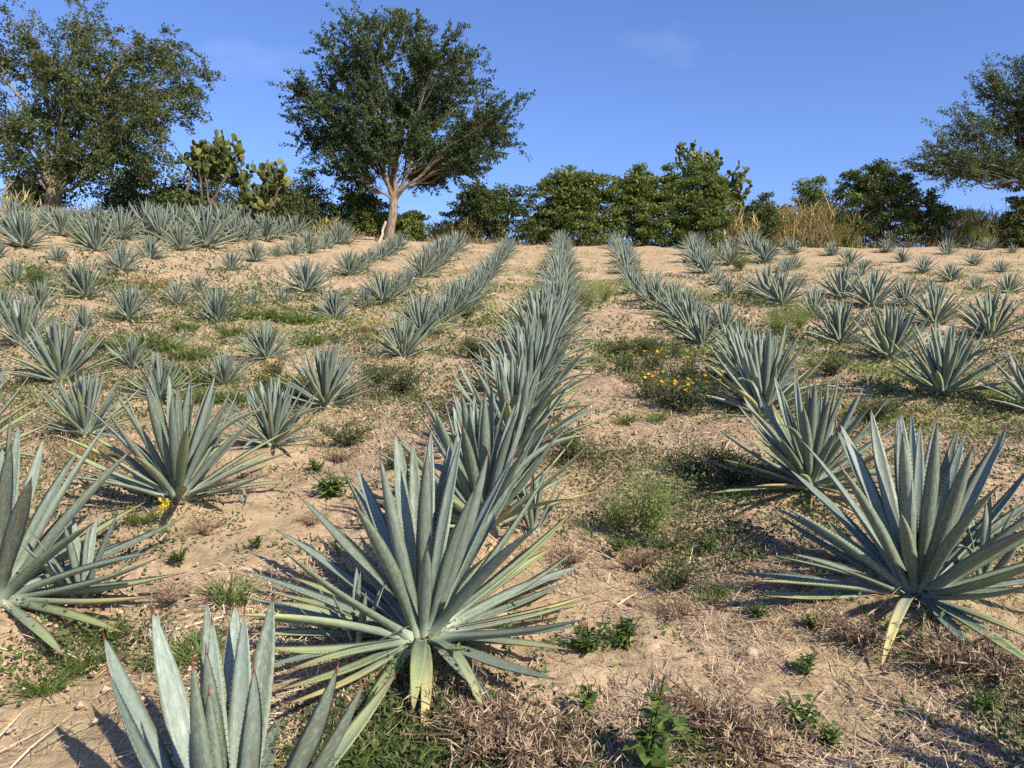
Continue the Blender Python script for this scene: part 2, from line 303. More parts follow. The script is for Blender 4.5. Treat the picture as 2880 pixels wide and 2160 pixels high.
HERO = {
'C': ((-0.42, 3.60), '109,58,0.98,;102,60,0.96,;-79,72,0.92,;91,60,0.98,;81,58,0.95,;75,60,0.98,;-57,59,0.85,;-81,52,0.62,;125,47,0.98,;-108,54,0.9,;124,38,0.95,;144,37,0.98,;147,24,1,;-127,35,0.9,;-136,23,0.9,;149,10,0.8,;158,4,0.8,;163,1,0.75,;-125,9,0.85,y;-119,10,0.75,;-119,3,0.8,y;-115,-3,0.8,Y;-103,-3,0.6,;-86,-12,0.62,d;-60,-9,0.6,;-65,-14,0.7,d;-81,-20,0.72,D;-46,1,0.75,;20,2,0.8,Y;33,4,0.75,;-38,15,0.85,;42,9,0.85,y;38,9,0.9,;38,12,0.95,;47,15,0.9,y;44,21,1.05,;-47,44,0.95,;57,39,1.05,;-44,60,0.95,;111,32,0.85,;-66,9,0.5,;130,24,0.85,;59,22,0.8,;133,12,0.8,;90,80,.86,s;-150,66,.9,;15,50,.95,;-165,6,.68,y;178,5,.7,;-172,14,.75,;-150,2,.68,;-12,6,.66,;-25,4,.64,y;8,8,.7,;-155,28,.8,;118,66,.95,;68,66,.95,;-120,70,.88,;30,60,.92,'),
'R': ((2.12, 4.02), '95,61,0.98,;76,56,0.98,;73,63,0.98,;-127,65,0.95,;66,62,0.98,;53,59,0.98,;-104,67,0.95,;43,55,0.98,;38,56,0.9,;-92,59,0.9,;27,52,1.05,;28,46,1.05,;-95,47,0.95,;-124,47,0.7,;96,45,1.05,;-145,47,0.95,;112,33,1,;-158,35,0.95,;116,16,0.95,;117,12,0.9,;-156,20,0.8,;-166,8,0.85,;-175,-4,0.75,y;-173,-13,0.75,Y;-125,-18,0.75,D;-97,-7,0.6,;-88,-3,0.85,y;-80,1,0.75,Y;14,2,0.75,;-85,15,0.85,;-87,20,0.85,;23,12,0.95,;-87,33,1,;24,32,1.05,;22,29,1,;76,19,0.8,;45,20,0.8,;103,12,0.7,;-30,12,.85,;-20,35,.95,;-45,45,.95,;60,80,.85,s;165,2,.8,;110,58,.95,;10,58,.95,;-60,66,.9,;135,55,.92,;85,70,.9,;150,8,.66,;-5,8,.75,;-15,20,.8,'),
'F': ((-0.84, 2.24), '-150,62,0.70,;158,48,0.76,;138,52,0.78,;-98,70,0.71,;116,50,0.79,;-87,74,0.71,s;118,62,0.69,s;108,45,0.79,;100,56,0.72,s;95,44,0.81,;-48,67,0.70,;95,16,0.62,;-33,54,0.80,;-25,50,0.78,;63,18,0.80,;-47,47,0.56,;-88,70,0.62,;-110,15,.8,;-70,12,.8,y;-160,3,.8,;175,2,.8,;-130,0,.8,Y;-20,-4,.7,;-90,35,.6,;-120,30,.7,;-60,25,.7,;-100,30,.75,;-80,28,.75,;-125,30,.72,;-62,28,.72,;-148,26,.7,;-170,18,.72,;165,14,.66,;-155,20,.72,;-110,34,.7,;-70,32,.7,;-30,16,.6,;-15,10,.6,'),
'L': ((-2.65, 3.92), '111,52,0.98,;104,44,0.98,;-45,44,0.95,;120,42,0.98,;93,38,1,;88,27,1,;85,24,1,;-30,30,0.9,;76,15,1.05,;-19,21,0.98,;-16,10,0.95,;-17,3,0.9,Y;65,9,0.95,;126,49,0.98,;-65,56,0.95,;-49,55,0.98,;-5,6,.9,;5,4,.85,;-40,-6,.8,;-60,-8,.7,;-25,-3,.85,y;170,50,1,;-170,45,1,;-130,40,1,;-100,30,.95,;150,25,1,;-150,12,.9,;-110,5,.85,;180,8,.9,;90,78,.9,s;30,60,.98,;0,48,.98,;45,14,.9,'),
}
# ground swells under the nearer plants
MOUNDS.extend([(-0.42, 3.70, 0.42, 0.07), (2.12, 4.10, 0.5, 0.07), (-0.84, 2.3, 0.4, 0.04), (-2.65, 3.95, 0.5, 0.05)])
for k, v in ROWS.items():
    for x, y, h in v:
        if y < 13: MOUNDS.append((x, y + .05, 0.45, 0.06 if h > .45 else 0.02))

# ------------------------------------------------------------------ ground sheet
def build_ground():
    ys = [-300, -80, -25, -8, -3, -1, 0]
    y = 0.5
    while y < 64: ys.append(y); y += max(0.016, 0.0075 * y)
    ys += [66, 70, 76, 85, 100, 130, 180, 260, 400, 700, 1500]
    ys = np.array(ys)
    uf = np.linspace(-0.86, 0.86, 330)
    uo = np.array([1.0, 1.2, 1.6, 2.4, 4, 8, 20, 60, 200])
    u = np.concatenate([-uo[::-1], uf, uo])
    Y, U = np.meshgrid(ys, u, indexing='ij')
    X = U * (np.maximum(Y, 0) * (np.abs(U) < 1) + np.clip(Y, 0, 60) * (np.abs(U) >= 1) + 1.2 * np.clip(1 - np.abs(Y) / 1e9, 0, 1))
    Z = ground(X, Y)
    near = np.clip(1.2 - Y / 60, 0.15, 1) * (np.abs(U) < 1)
    d = (fbm(X, Y, 1.3, 1) - .5) * 0.09 + (fbm(X, Y, 5, 2) - .5) * 0.055 + (fbm(X, Y, 19, 3, 2) - .5) * 0.028 * np.clip(1.5 - Y / 9, 0, 1)
    Z = Z + d * near * np.clip(.75 + Y / 16, 1, 2.2) - 0.012
    n, m = Y.shape
    i = (np.arange(n - 1)[:, None] * m + np.arange(m - 1)[None, :])
    mb = MB(); mb.add(np.stack([X, Y, Z], -1).reshape(-1, 3), np.stack([i, i + 1, i + m + 1, i + m], -1).reshape(-1, 4))
    o = mb.build('field_ground', M_SOIL); setprop(o, 'dry tan soil slope of the agave field', kind='structure')
build_ground()

# ------------------------------------------------------------------ agaves
WT = [0, .06, .2, .48, .7, .85, .95, 1]; WW = [.95, .72, .80, 1, .86, .56, .24, .03]
def leaf_geo(nst, bend, twist=0.0, full=True, wave=0.0, teeth=False, halfw=0.044):
    """one fleshy lance-shaped leaf along +Y, channelled on its upper face (+Z), 1 m long"""
    t = np.linspace(0, 1, nst) ** 0.92
    wd = np.interp(t, WT, WW) * halfw
    th = np.interp(t, [0, .08, .3, .7, 1], [.044, .028, .020, .012, .003])
    phi = bend * t ** 1.6 + wave * np.sin(t * 5)
    ds = np.diff(t, prepend=0)
    yy = np.cumsum(ds * np.cos(phi)); zz = np.cumsum(ds * np.sin(phi))
    if full: ss = [-1, -.55, 0, .55, 1, .5, 0, -.5]; bot = [0, 0, 0, 0, 0, 1, 1, 1]
    else: ss = [-1, 0, 1, 0]; bot = [0, 0, 0, 1]
    k = len(ss); V = []; A = []
    for a in range(nst):
        ch = 0.42 * (1 - 0.25 * t[a]) if full else 0.40
        T = np.array([0, math.cos(phi[a]), math.sin(phi[a])]); Nn = np.array([0, -math.sin(phi[a]), math.cos(phi[a])]); S = np.array([1.0, 0, 0])
        tw = twist * t[a]; S, Nn = S * math.cos(tw) + Nn * math.sin(tw), Nn * math.cos(tw) - S * math.sin(tw)
        for s, b in zip(ss, bot):
            z = ch * wd[a] * abs(s) ** 1.5 - b * th[a] * (1 - s * s) ** .6
            V.append(np.array([0, yy[a], zz[a]]) + S * s * wd[a] + Nn * z); A.append((t[a], abs(s), b, 0))
    i = np.arange(nst - 1)[:, None] * k; j = np.arange(k)[None, :]; j2 = (j + 1) % k
    Fq = np.stack([i + j, i + j2, i + k + j2, i + k + j], -1).reshape(-1, 4)
    mb = MB(); mb.add(V, Fq, 0, A); mb.add(V[:k], [list(range(k))[::-1]], 0, A[:k])
    tip = (np.array([0, yy[-1], zz[-1]]), phi[-1])
    if teeth:
        V = np.array(V).reshape(nst, k, 3); TV = []; TF = []
        for e in (0, 4):
            for q in np.arange(0.12, 0.95, 0.026):
                f = np.interp(q, t, np.arange(nst)); a = int(min(f, nst - 2)); p = V[a, e] * (1 - (f - a)) + V[a + 1, e] * (f - a)
                d = nrm(V[a + 1, e] - V[a, e]); o = nrm(V[a, e] - V[a, 2]); n0 = len(TV)
                TV += [p - d * .0035 - o * .001, p + d * .0035 - o * .001, p + o * .0055 - d * .002]; TF.append((n0, n0 + 1, n0 + 2))
        mb.add(TV, TF, 1)
    return mb, tip
BENDS = [-0.30, -0.14, 0.0, 0.12, 0.26]
def leaf_set(nst, full, teeth, tag):
    r = {}
    for mi, m in enumerate((M_LEAF, M_OLD1, M_OLD2)):
        for bi, b in enumerate(BENDS + [-0.95]):
            mb, tip = leaf_geo(nst, b, (bi - 2) * 0.13, full, 0.03 * ((bi % 3) - 1), teeth)
            r[(mi, bi)] = (mb.mesh('agave_leaf_%s' % tag, [m, M_TOOTH]), tip)
    return r
LEAF_NEAR = leaf_set(15, True, True, 'near'); LEAF_MID = leaf_set(8, True, False, 'mid'); LEAF_FAR = leaf_set(6, False, False, 'far')
_mb = MB(); _th = np.arange(6) * math.pi / 3
_mb.add(np.concatenate([np.stack([np.cos(_th) * .0036, np.full(6, -.012), np.sin(_th) * .0036], -1), [[0, .026, 0]]]), [(a, (a + 1) % 6, 6) for a in range(6)])
SPINE = _mb.mesh('agave_spine', [M_SPINE])
def heart_mesh():
    mb = MB(); k = 10; P = []
    prof = [(.11, -.22), (.15, -.08), (.165, .02), (.13, .10), (.06, .16), (.01, .18)]
    for r, z in prof:
        for a in range(k): q = r * (1 + .08 * math.sin(a * 2.7 + z * 30)); P.append((q * math.cos(a * 2 * math.pi / k), q * math.sin(a * 2 * math.pi / k), z))
    i = np.arange(len(prof) - 1)[:, None] * k; j = np.arange(k)[None, :]; j2 = (j + 1) % k
    mb.add(P, np.stack([i + j, i + j2, i + k + j2, i + k + j], -1).reshape(-1, 4)); return mb.mesh('agave_heart', [M_HEART])
HEART = heart_mesh()

def leaf_matrix(az, el, Lg, wf, rad, z0, roll=0.0):
    ca, sa = math.cos(az), math.sin(az); ce, se = math.cos(el), math.sin(el)
    d = Vector((ce * ca, ce * sa, se)); n = Vector((-se * ca, -se * sa, ce)); s = d.cross(n)
    if roll: s, n = s * math.cos(roll) + n * math.sin(roll), n * math.cos(roll) - s * math.sin(roll)
    M = Matrix((s * wf, d * Lg, n * Lg)).transposed().to_4x4()
    M.translation = Vector((rad * ca, rad * sa, z0)); return M
def slope_el(x, y, az, r=0.8):
    return math.atan2(G(x + r * math.cos(az), y + r * math.sin(az)) - G(x, y), r)

def rosette(n, rng, size, spread=1.0, x=None, y=None, old=0.5):
    """(az, el, length, width factor, radius, z, leaf variant, roll) for every leaf of a plant"""
    out = []; a0 = rng.uniform(0, 6.28)
    for i in range(n):
        q = (i + .5) / n; az = a0 + i * 2.39996 + rng.normal(0, .10)
        el = math.radians(86 - 85 * spread * q ** .98 + rng.normal(0, 3.5))
        lg = np.interp(q, [0, .12, .4, .8, 1], [.80, .93, 1.0, .92, .78]) * rng.uniform(.90, 1.06) * size
        if x is not None: el = max(el, slope_el(x, y, az) + math.radians(2 + 2 * rng.random()))
        else: el = max(el, math.radians(3 + 8 * max(0, math.sin(az))))
        mi = 0
        if q > .62 and rng.random() < old: mi = 1
        if q > .86 and rng.random() < old * .55: mi = 2
        bi = int(rng.choice([1, 2, 3, 4], p=[.15, .35, .35, .15])) if q < .7 else int(rng.choice([0, 1, 2, 3], p=[.15, .3, .35, .2]))
        if rng.random() < .05: bi = 5
        out.append((az, el, lg, lg ** .5 * size ** .5 * rng.uniform(.88, 1.08), size * .12 * math.cos(el) * (.4 + .6 * q), size * (.15 - .11 * q), mi, bi, rng.normal(0, .12)))
    return out
def agave_objects(name, loc, leaves, meshes, spine, label, group, size, tilt=0.0, cat='agave'):
    root = link(name, None); root.location = loc; root.empty_display_size = 0.1
    root.rotation_euler = (tilt * math.sin(loc[0] * 9), tilt * math.cos(loc[1] * 7), 0)
    setprop(root, label, cat, group)
    h = link('heart', HEART, root); h.scale = (size * .78,) * 3; h.location = (0, 0, -.03 * size)
    for az, el, lg, wf, rad, z0, mi, bi, roll in leaves:
        me, (tp, tphi) = meshes[(mi, bi)]
        o = link('leaf', me, root); o.matrix_local = leaf_matrix(az, el, lg, wf, rad, z0, roll)
        if spine:
            s = link('spine', SPINE, o)
            s.matrix_local = Matrix.Translation(tp) @ Matrix.Rotation(tphi, 4, 'X') @ Matrix.Diagonal((1.1 / wf, 1 / lg, 1.1 / lg, 1))
        if mi == 2: o['label'] = 'yellowed old leaf'
    return root
def hero(key, label, group=None, size=1.0):
    (x, y), s = HERO[key]; rng = np.random.default_rng(ord(key)); lv = []
    for q in s.split(';'):
        a, e, lg, k = q.split(','); az = math.radians(float(a)); el = math.radians(float(e)); lg = float(lg)
        if k not in 'dD' or not k: el = max(el, slope_el(x, y, az) + math.radians(6))
        if k == '' and el < .45 and rng.random() < .4: k = 'y'
        mi = {'': 0, 's': 0, 'y': 1, 'Y': 2, 'd': 1, 'D': 2}[k]
        bi = 5 if k in ('d', 'D') else int(rng.choice([1, 2, 3, 4], p=[.2, .4, .3, .1]))
        if key == 'F' and el > .5: bi = 4
        if k in ('d', 'D'): el += math.radians(28)
        wf = (0.80 if k == 's' else 1.0) * rng.uniform(.95, 1.12) * (1.0 if lg > .7 else .9)
        wf *= .86 if key != 'F' else 1.05
        if el < math.radians(25): wf *= .88
        if mi == 2: wf *= .8
        lv.append((az, el, lg, wf, .10 * math.cos(el), .10 + .04 * math.sin(el), mi, bi, rng.normal(0, .15)))
    return agave_objects('agave', (x, y, G(x, y) - .115), lv, LEAF_NEAR, True, label, group, 1.0)
hero('C', 'largest blue-green agave at centre front, nearest plant of the middle row, drooping yellow leaves', 'agaves of the middle row')
hero('R', 'big blue-green agave at lower right with yellow leaf hanging down the bank', 'agaves of the first row right of the middle')
hero('F', 'front agave cut off by the bottom edge, upright leaves with red-brown spines')
hero('L', 'big blue-green agave cut off by the left edge, leaves reaching right across the soil')

ORD = ['first', 'second', 'third', 'fourth', 'fifth', 'sixth', 'seventh', 'eighth', 'ninth', 'tenth', 'eleventh', 'twelfth', 'thirteenth', 'fourteenth', 'fifteenth', 'sixteenth', 'seventeenth', 'eighteenth', 'nineteenth', 'twentieth', 'twenty-first', 'twenty-second', 'twenty-third', 'twenty-fourth', 'twenty-fifth']
WHERE = {  # label tail, group, order by distance ('y') or from the left ('u')
'C': ('agave up the middle row, counting the big front one', 'agaves of the middle row', 'y', 1),
'L1': ('agave up the row just left of the middle row', 'agaves of the first row left of the middle', 'y', 0),
'L2': ('agave up the second row left of the middle row', 'agaves of the second row left of the middle', 'y', 0),
'L3': ('agave up the short row climbing to the tree trunk', 'agaves of the row climbing to the tree trunk', 'y', 0),
'R1': ('agave up the row just right of the middle row', 'agaves of the first row right of the middle', 'y', 1),
'R2': ('agave up the short row below the right-hand cactus', 'agaves of the row below the right-hand prickly pear', 'y', 0),
'R3': ('agave up the row climbing to the golden grass', 'agaves of the row climbing to the golden grass', 'y', 0),
'crest_left': ('agave from the left along the left-hand crest', 'agaves along the left crest', 'u', 0),
'second_left': ('agave from the left in the line just below the left crest', 'agaves in the line below the left crest', 'u', 0),
'third_left': ('agave from the left in the line around the straw tuft', 'agaves around the straw tuft', 'u', 0),
'fourth_left': ('agave from the left in the grassy lower left field', 'agaves in the lower left field', 'u', 0),
'diag_left': ('agave going up the short diagonal left of the big front agave', 'agaves on the short left diagonal', 'y', 0),
'edge_left': ('agave mostly hidden past the left edge, above the big left agave', None, 'y', 0),
'mid_right': ('agave from the left in the upper right band', 'agaves in the upper right band', 'u', 0),
'low_right': ('agave from the left in the lower right band', 'agaves in the lower right band', 'u', 0),
'top_right': ('small agave from the left in the sparse top field on the right', 'young agaves in the sparse top field', 'u', 0),
}
FARMESH = []
def far_mesh(i):
    rng = np.random.default_rng(100 + i); mb = MB()
    for az, el, lg, wf, rad, z0, mi, bi, roll in rosette(50, rng, 1.0, old=.25):
        g, _ = leaf_geo(5, (BENDS + [-.9])[bi], (bi - 2) * .13, False)
        M = np.array(leaf_matrix(az, el, lg, wf, rad, z0, roll)); r = rng.random()
        for V, Fa, A in zip(g.V, g.F, g.A):
            A = A.copy(); A[:, 3] = r
            mb.add(V @ M[:3, :3].T + M[:3, 3], Fa - Fa.min(), 1 if mi else 0, A)
    return mb.mesh('agave_far', [M_LEAF, M_OLD1])
for i in range(7): FARMESH.append(far_mesh(i))
for k, v in ROWS.items():
    tail, grp, order, off = WHERE[k]
    v = sorted(v, key=(lambda p: p[1]) if order == 'y' else (lambda p: p[0] / p[1]))
    for i, (x, y, h) in enumerate(v):
        rng = np.random.default_rng(int(1000 * abs(x) + 77 * y))
        desc = 'tiny ' if h < .3 else 'small ' if h < .46 else 'tall ' if h > 1.0 and k != 'C' else ''
        if k == 'edge_left': label = 'agave mostly hidden past the left edge, above the big left agave'
        elif k == 'diag_left': label = ['broad agave with a yellow flower spike at its foot', 'compact agave between the broad one and the middle row, on bare soil', 'upright agave beside orange marigolds, left of the middle row'][i]
        else: label = '%s %s' % (ORD[i + off], tail) if not desc else '%s %s, a %splant' % (ORD[i + off], tail, desc)
        if k == 'top_right': label = '%s %s' % (ORD[i], tail)
        loc = (x, y, G(x, y) - .02)
        if y < 17.5:
            n = int(np.clip(32 + 28 * h, 18, 58)) if h > .3 else 14
            lv = rosette(n, rng, h * 1.02, spread=rng.uniform(.80, 1.05), x=x, y=y, old=.5)
            near = y < 9
            agave_objects('agave', loc, lv, LEAF_NEAR if y < 7 else LEAF_MID if y < 12 else LEAF_FAR, y < 6, label, grp, h, .09)
        else:
            o = link('agave', FARMESH[int(rng.integers(0, 7))]); o.location = loc; o.rotation_euler = (rng.normal(0, .05), rng.normal(0, .05), rng.uniform(0, 6.28))
            o.scale = (h * 1.05, h * 1.05, h * 1.05 * rng.uniform(.92, 1.04)); setprop(o, label, 'agave', grp)
# an agave just outside the frame whose long shadows cross the lower right corner
rng = np.random.default_rng(5)
agave_objects('agave', (2.35, 1.95, G(2.35, 1.95) - .02), [q for q in rosette(44, rng, 1.02, x=2.35, y=1.95) if not (1.3 < q[0] % 6.2832 < 4.0 and q[1] < .75)], LEAF_MID, False, 'agave past the lower right corner, seen by its long shadow', None, 1.0)
# pups: young offsets beside the big plants, and seedlings on bare soil
def pup(px, py, h, label, n=8, spread=.55, D=None):
    p = onground(px, py); rng = np.random.default_rng(int(px))
    lv = [(a, max(e, math.radians(25)), l, wf * 1.15, r, z, 0, b, ro) for a, e, l, wf, r, z, m, b, ro in rosette(n, rng, h, spread, old=0)]
    agave_objects('agave_pup', (p.x, p.y, p.z - .02), lv, LEAF_NEAR if p.y < 6 else LEAF_FAR, False, label, 'agave pups', h * .8, cat='agave pup')
pup(1000, 1830, .36, 'young agave pup growing through the left leaves of the largest agave', 10, .6)
pup(1500, 1500, .42, 'upright agave pup at the right foot of the second middle-row agave', 9, .5)
pup(230, 1690, .46, 'broad-leaved agave pup at the right of the agave on the left edge', 10, .55)
pup(2760, 1640, .48, 'pale agave pup behind the right leaves of the big lower right agave', 9, .5)
pup(458, 1815, .17, 'small pale agave seedling on soil left of the largest agave', 6, .5)
pup(690, 1425, .15, 'single pale agave sprout right of the broad agave', 4, .45)
pup(1622, 1160, .17, 'small pale agave sprout on soil right of the middle row', 5, .45)
# ------------------------------------------------------------------ trees and bushes
def leaf_cloud(mb, C, size, rng, up=0.35, aspect=0.55, mat=0, tone=None, cone=None):
    """small pointed leaf faces (rhombs folded from two triangles) centred on the rows of C"""
    n = len(C)
    if not n: return
    d = rng.normal(size=(n, 3)); d[:, 2] += up * rng.random(n)
    if cone is not None: d = d * .8 + cone
    d = nrm(d); r = rng.normal(size=(n, 3)); s = nrm(np.cross(d, r)); nn = np.cross(d, s)
    L = (size * rng.uniform(.6, 1.35, n))[:, None]; W = L * aspect
    V = np.stack([C - d * L * .5, C + s * W * .5 + nn * L * .10, C + d * L * .5, C - s * W * .5 + nn * L * .10], 1)
    tn = rng.random(n) if tone is None else np.clip(tone + rng.normal(0, .17, n), 0, 1)
    A = np.zeros((n, 4, 4)); A[:, :, 0] = tn[:, None]
    i = np.arange(n)[:, None] * 4
    mb.add(V.reshape(-1, 3), np.concatenate([i, i + 1, i + 2, i + 3], 1), mat, A.reshape(-1, 4))
def jitter_path(P, rng, amp):
    P = P.copy(); n = len(P); w = np.sin(np.linspace(0, math.pi, n))[:, None]
    k = rng.normal(0, amp, (4, 3)); t = np.linspace(0, 1, n)[:, None]
    return P + w * sum(k[q] * np.sin((q + 1) * 3.1 * t + q) for q in range(4))
def tree(name, base, fork, r0, blobs, rng, label, cat, foliage, bark, leaf=0.11, sec=9, twig=8, per=34, twl=0.9, droop=0.0, up=0.35, spread=0.13, group=None, limbvis=1.0):
    """trunk + limbs to blobs of crown (centre, radii); twigs carry leaf clumps"""
    root = link(name, None); root.location = base; setprop(root, label, cat, group)
    base = np.array(base); fork = np.array(fork) - base
    mb = MB(); P = jitter_path(bez(np.zeros(3) - [0, 0, .3], fork * [.3, .3, .55], fork, 9), rng, .05)
    tube(mb, P, np.linspace(r0 * 1.25, r0 * .8, 9), 10); mb.build('trunk', bark, root)
    cr = MB()
    for bc, br in blobs:
        bc = np.array(bc) - base; br = np.array(br); lm = MB()
        d = bc - fork; ln = np.linalg.norm(d); tgt = bc + d / ln * np.min(br) * .35
        st0 = fork * rng.uniform(.72, 1.0)
        mid = st0 + d * [.26, .26, .5] + np.array([0, 0, ln * .14])
        P = jitter_path(bez(st0, mid, tgt, 16), rng, ln * .03)
        r1 = r0 * (.24 + .03 * ln ** .5) * rng.uniform(.75, 1.1)
        tube(lm, P, .014 + r1 * (1 - np.linspace(0, 1, 16)) ** 1.15, 6)
        for k in range(int(sec * (br[0] * br[2]) ** .5 + 2)):
            v = nrm(rng.normal(size=3)) * rng.uniform(.55, 1.0) ** .5; e = bc + v * br
            q = P[int(rng.uniform(4, 14))]
            m2 = (q + e) / 2 + np.array([0, 0, np.linalg.norm(e - q) * (.12 - droop * .1)])
            S = jitter_path(bez(q, m2, e, 8), rng, .06)
            tube(lm, S, np.linspace(.022, .007, 8) * limbvis, 4)
            sd = nrm(e - q)
            tone = rng.uniform(.25, .75)
            for j in range(twig):
                a = S[int(rng.uniform(2, 8))]; td = nrm(sd * .9 + rng.normal(0, .55, 3) + [0, 0, .25 - droop]); l2 = twl * rng.uniform(.5, 1.25)
                b = a + td * l2 + np.array([0, 0, -droop * l2 * .35]); m3 = (a + b) / 2 + np.array([0, 0, .12 * l2 * (1 if droop < .2 else .6)])
                T = bez(a, m3, b, 5)
                if j % 2 == 0: tube(lm, T, np.linspace(.012, .005, 5), 3)
                tt = rng.random(per) ** .8; C = (1 - tt[:, None]) ** 2 * a + 2 * tt[:, None] * (1 - tt[:, None]) * m3 + tt[:, None] ** 2 * b
                C = C + rng.normal(0, spread, (per, 3)) * [1, 1, .75]
                leaf_cloud(cr, C, leaf, rng, up, .6, 0, tone, td)
        lm.build('limb', bark, root)
    cr.build('crown', foliage, root, smooth=False)
    return root
def blob(px, py, rx, ry, D, rd=None):
    p = at(px, py, D); k = D / F; return ((p.x, p.y, p.z), (rx * k, (rd if rd else (rx + ry) / 2) * k, ry * k))
def gbase(px, D, sink=0.05):
    x = (px - 1440) / F * D; return (x, D, G(x, D) - sink)

rng = np.random.default_rng(21)
# the vase-shaped tree at the middle of the crest
D = 43.0; b = gbase(1098, D); f = at(1110, 540, D)
bl = [(890, 265, 75, 50), (905, 395, 85, 38), (960, 190, 75, 75), (1040, 110, 80, 70), (1010, 300, 90, 80), (1140, 90, 75, 70), (1130, 230, 110, 95),
      (1240, 150, 75, 60), (1300, 215, 75, 55), (1270, 320, 90, 70), (1390, 310, 80, 38), (1350, 400, 85, 50), (1220, 430, 75, 50), (1040, 420, 85, 55), (1405, 385, 60, 30), (1290, 480, 70, 28), (960, 470, 60, 32), (1130, 360, 90, 70), (1200, 500, 55, 26), (1340, 455, 70, 30), (880, 330, 60, 40)]
off = rng.uniform(-2.6, 2.6, len(bl)); off[[6, 4, 17]] = (1.2, -2.0, -1.0)
tree('acacia_tree', b, f, .25, [blob(x, y, rx * .95, ry * .95, D + o) for (x, y, rx, ry), o in zip(bl, off)], rng,
     'tall vase-shaped dark green tree with pale forked trunk in the middle of the crest', 'tree', M_TREE, M_BARK, leaf=.15, sec=9, twig=9, per=46, twl=1.2, up=.3, spread=.085)
# the drooping tree on the left
rng = np.random.default_rng(33)
D = 33.0; b = gbase(150, D); f = at(155, 520, D)
bl = [(60, 70, 90, 75), (-30, 160, 80, 80), (240, 40, 60, 45), (185, 150, 95, 80), (300, 120, 80, 70), (390, 110, 55, 45), (480, 130, 65, 50), (540, 210, 50, 60), (450, 230, 80, 70), (330, 250, 95, 80),
      (200, 270, 90, 70), (430, 340, 75, 65), (330, 390, 100, 70), (240, 440, 90, 75), (60, 390, 70, 70), (30, 480, 60, 60), (-40, 330, 70, 90), (420, 440, 70, 60), (120, 330, 60, 50), (70, 540, 45, 40), (520, 300, 35, 40)]
off = rng.uniform(-2.2, 2.2, len(bl)); off[13] = -2.2; off[12] = -1.8
tree('mesquite_tree', b, f, .36, [blob(x, y, rx * .78, ry * .78, D + o) for (x, y, rx, ry), o in zip(bl, off)], rng,
     'big sprawling tree with drooping twigs and bare pale trunk at the left edge', 'tree', M_TREE2, M_BARK, leaf=.12, sec=10, twig=9, per=36, twl=.85, droop=.7, up=-.2, spread=.09)
# the layered tree entering from the right
rng = np.random.default_rng(45)
D = 52.0; b = gbase(2960, D); f = at(2950, 520, D)
bl = [(2640, 440, 85, 45), (2580, 470, 60, 30), (2700, 360, 95, 60), (2800, 330, 95, 60), (2880, 270, 80, 60), (2760, 240, 65, 24), (2860, 200, 70, 45), (2800, 450, 95, 45), (2860, 510, 70, 40), (2740, 480, 60, 28), (2960, 330, 110, 120), (2960, 180, 90, 60), (3050, 400, 120, 100), (2660, 500, 45, 22), (2880, 400, 80, 60)]
off = rng.uniform(-2.5, 2.5, len(bl))
tree('spreading_tree', b, f, .38, [blob(x, y, rx * .80, ry * .76, D + o) for (x, y, rx, ry), o in zip(bl, off)], rng,
     'spreading tree with layered branches reaching in from the right edge', 'tree', M_TREE2, M_BARKD, leaf=.15, sec=8, twig=9, per=36, twl=1.2, up=.25, spread=.10)

def bush(name, px, ptop, pbase, wpx, D, rng, label, mat, n=130, leaf=.16, per=64, group='bushes along the crest', cat='bush', low=.5):
    """many-stemmed bush: stems from the ground, leaf clumps over an uneven dome"""
    k = D / F; x0, y0, z0 = gbase(px, D); zt = at(px, ptop, D).z; H = max(zt - z0, .5) * (1.0 if low > .8 else 1.12); W = wpx * k / 2
    root = link(name, None); root.location = (x0, y0, z0); setprop(root, label, cat, group)
    st = MB(); cr = MB(); m = int(rng.integers(4, 7)); lobes = [(0.0, 0.0, .66, .90)]
    for a in range(m): lobes.append((rng.uniform(-.6, .6), rng.uniform(-.4, .4), rng.uniform(.36, .6), rng.uniform(low, 1.02)))
    for i in range(int(n * 1.9)):
        lx, ly, lw, lh = lobes[i % len(lobes)]
        az = rng.uniform(0, 6.283); q = rng.random() ** .75
        rr = math.sqrt(max(.04, 1 - max(0, (q - .15) / .85) ** 2.0)) * (rng.uniform(.7, 1.12) if i % 4 else rng.uniform(.1, .7))
        c = np.array([W * (lx + lw * rr * math.cos(az)), W * .8 * (ly + lw * rr * math.sin(az)), H * lh * (.03 + .95 * q) + rng.normal(0, .05 * H)])
        c[2] = max(c[2], .1)
        if i % 7 == 0: tube(st, jitter_path(bez(np.array([W * lx * .5, W * ly * .4, 0]) + rng.normal(0, .15, 3) * [1, 1, 0], c * [.6, .6, .5], c * .95, 7), rng, .05), np.linspace(.04, .010, 7), 4)
        rad = (H * .035 + .12) * rng.uniform(.7, 1.4)
        v = nrm(rng.normal(size=(per, 3))) * (rng.random((per, 1)) ** .5); v = v * [rad * 1.7, rad * 1.7, rad * .75]
        leaf_cloud(cr, c + v, leaf, rng, .5, .62, 0, rng.uniform(.1, .9), nrm(c * [1, 1, .4] + 1e-6) * .6 + [0, 0, -.35])
    st.build('stems', M_BARKD, root); cr.build('foliage', mat, root, smooth=False)
    return root
rng = np.random.default_rng(5)
bush('bush', 390, 450, 600, 380, 35.5, rng, 'broad olive bush in front of the drooping left-hand tree', M_BUSHD, 150, .13)
bush('bush', 150, 515, 600, 300, 35.0, rng, 'dark low bush at the foot of the pale left-hand trunk', M_BUSHD, 80, .13)
bush('bush', 600, 450, 610, 300, 39.5, rng, 'dark bush behind the left-hand prickly pears', M_BUSHD, 90, .13)
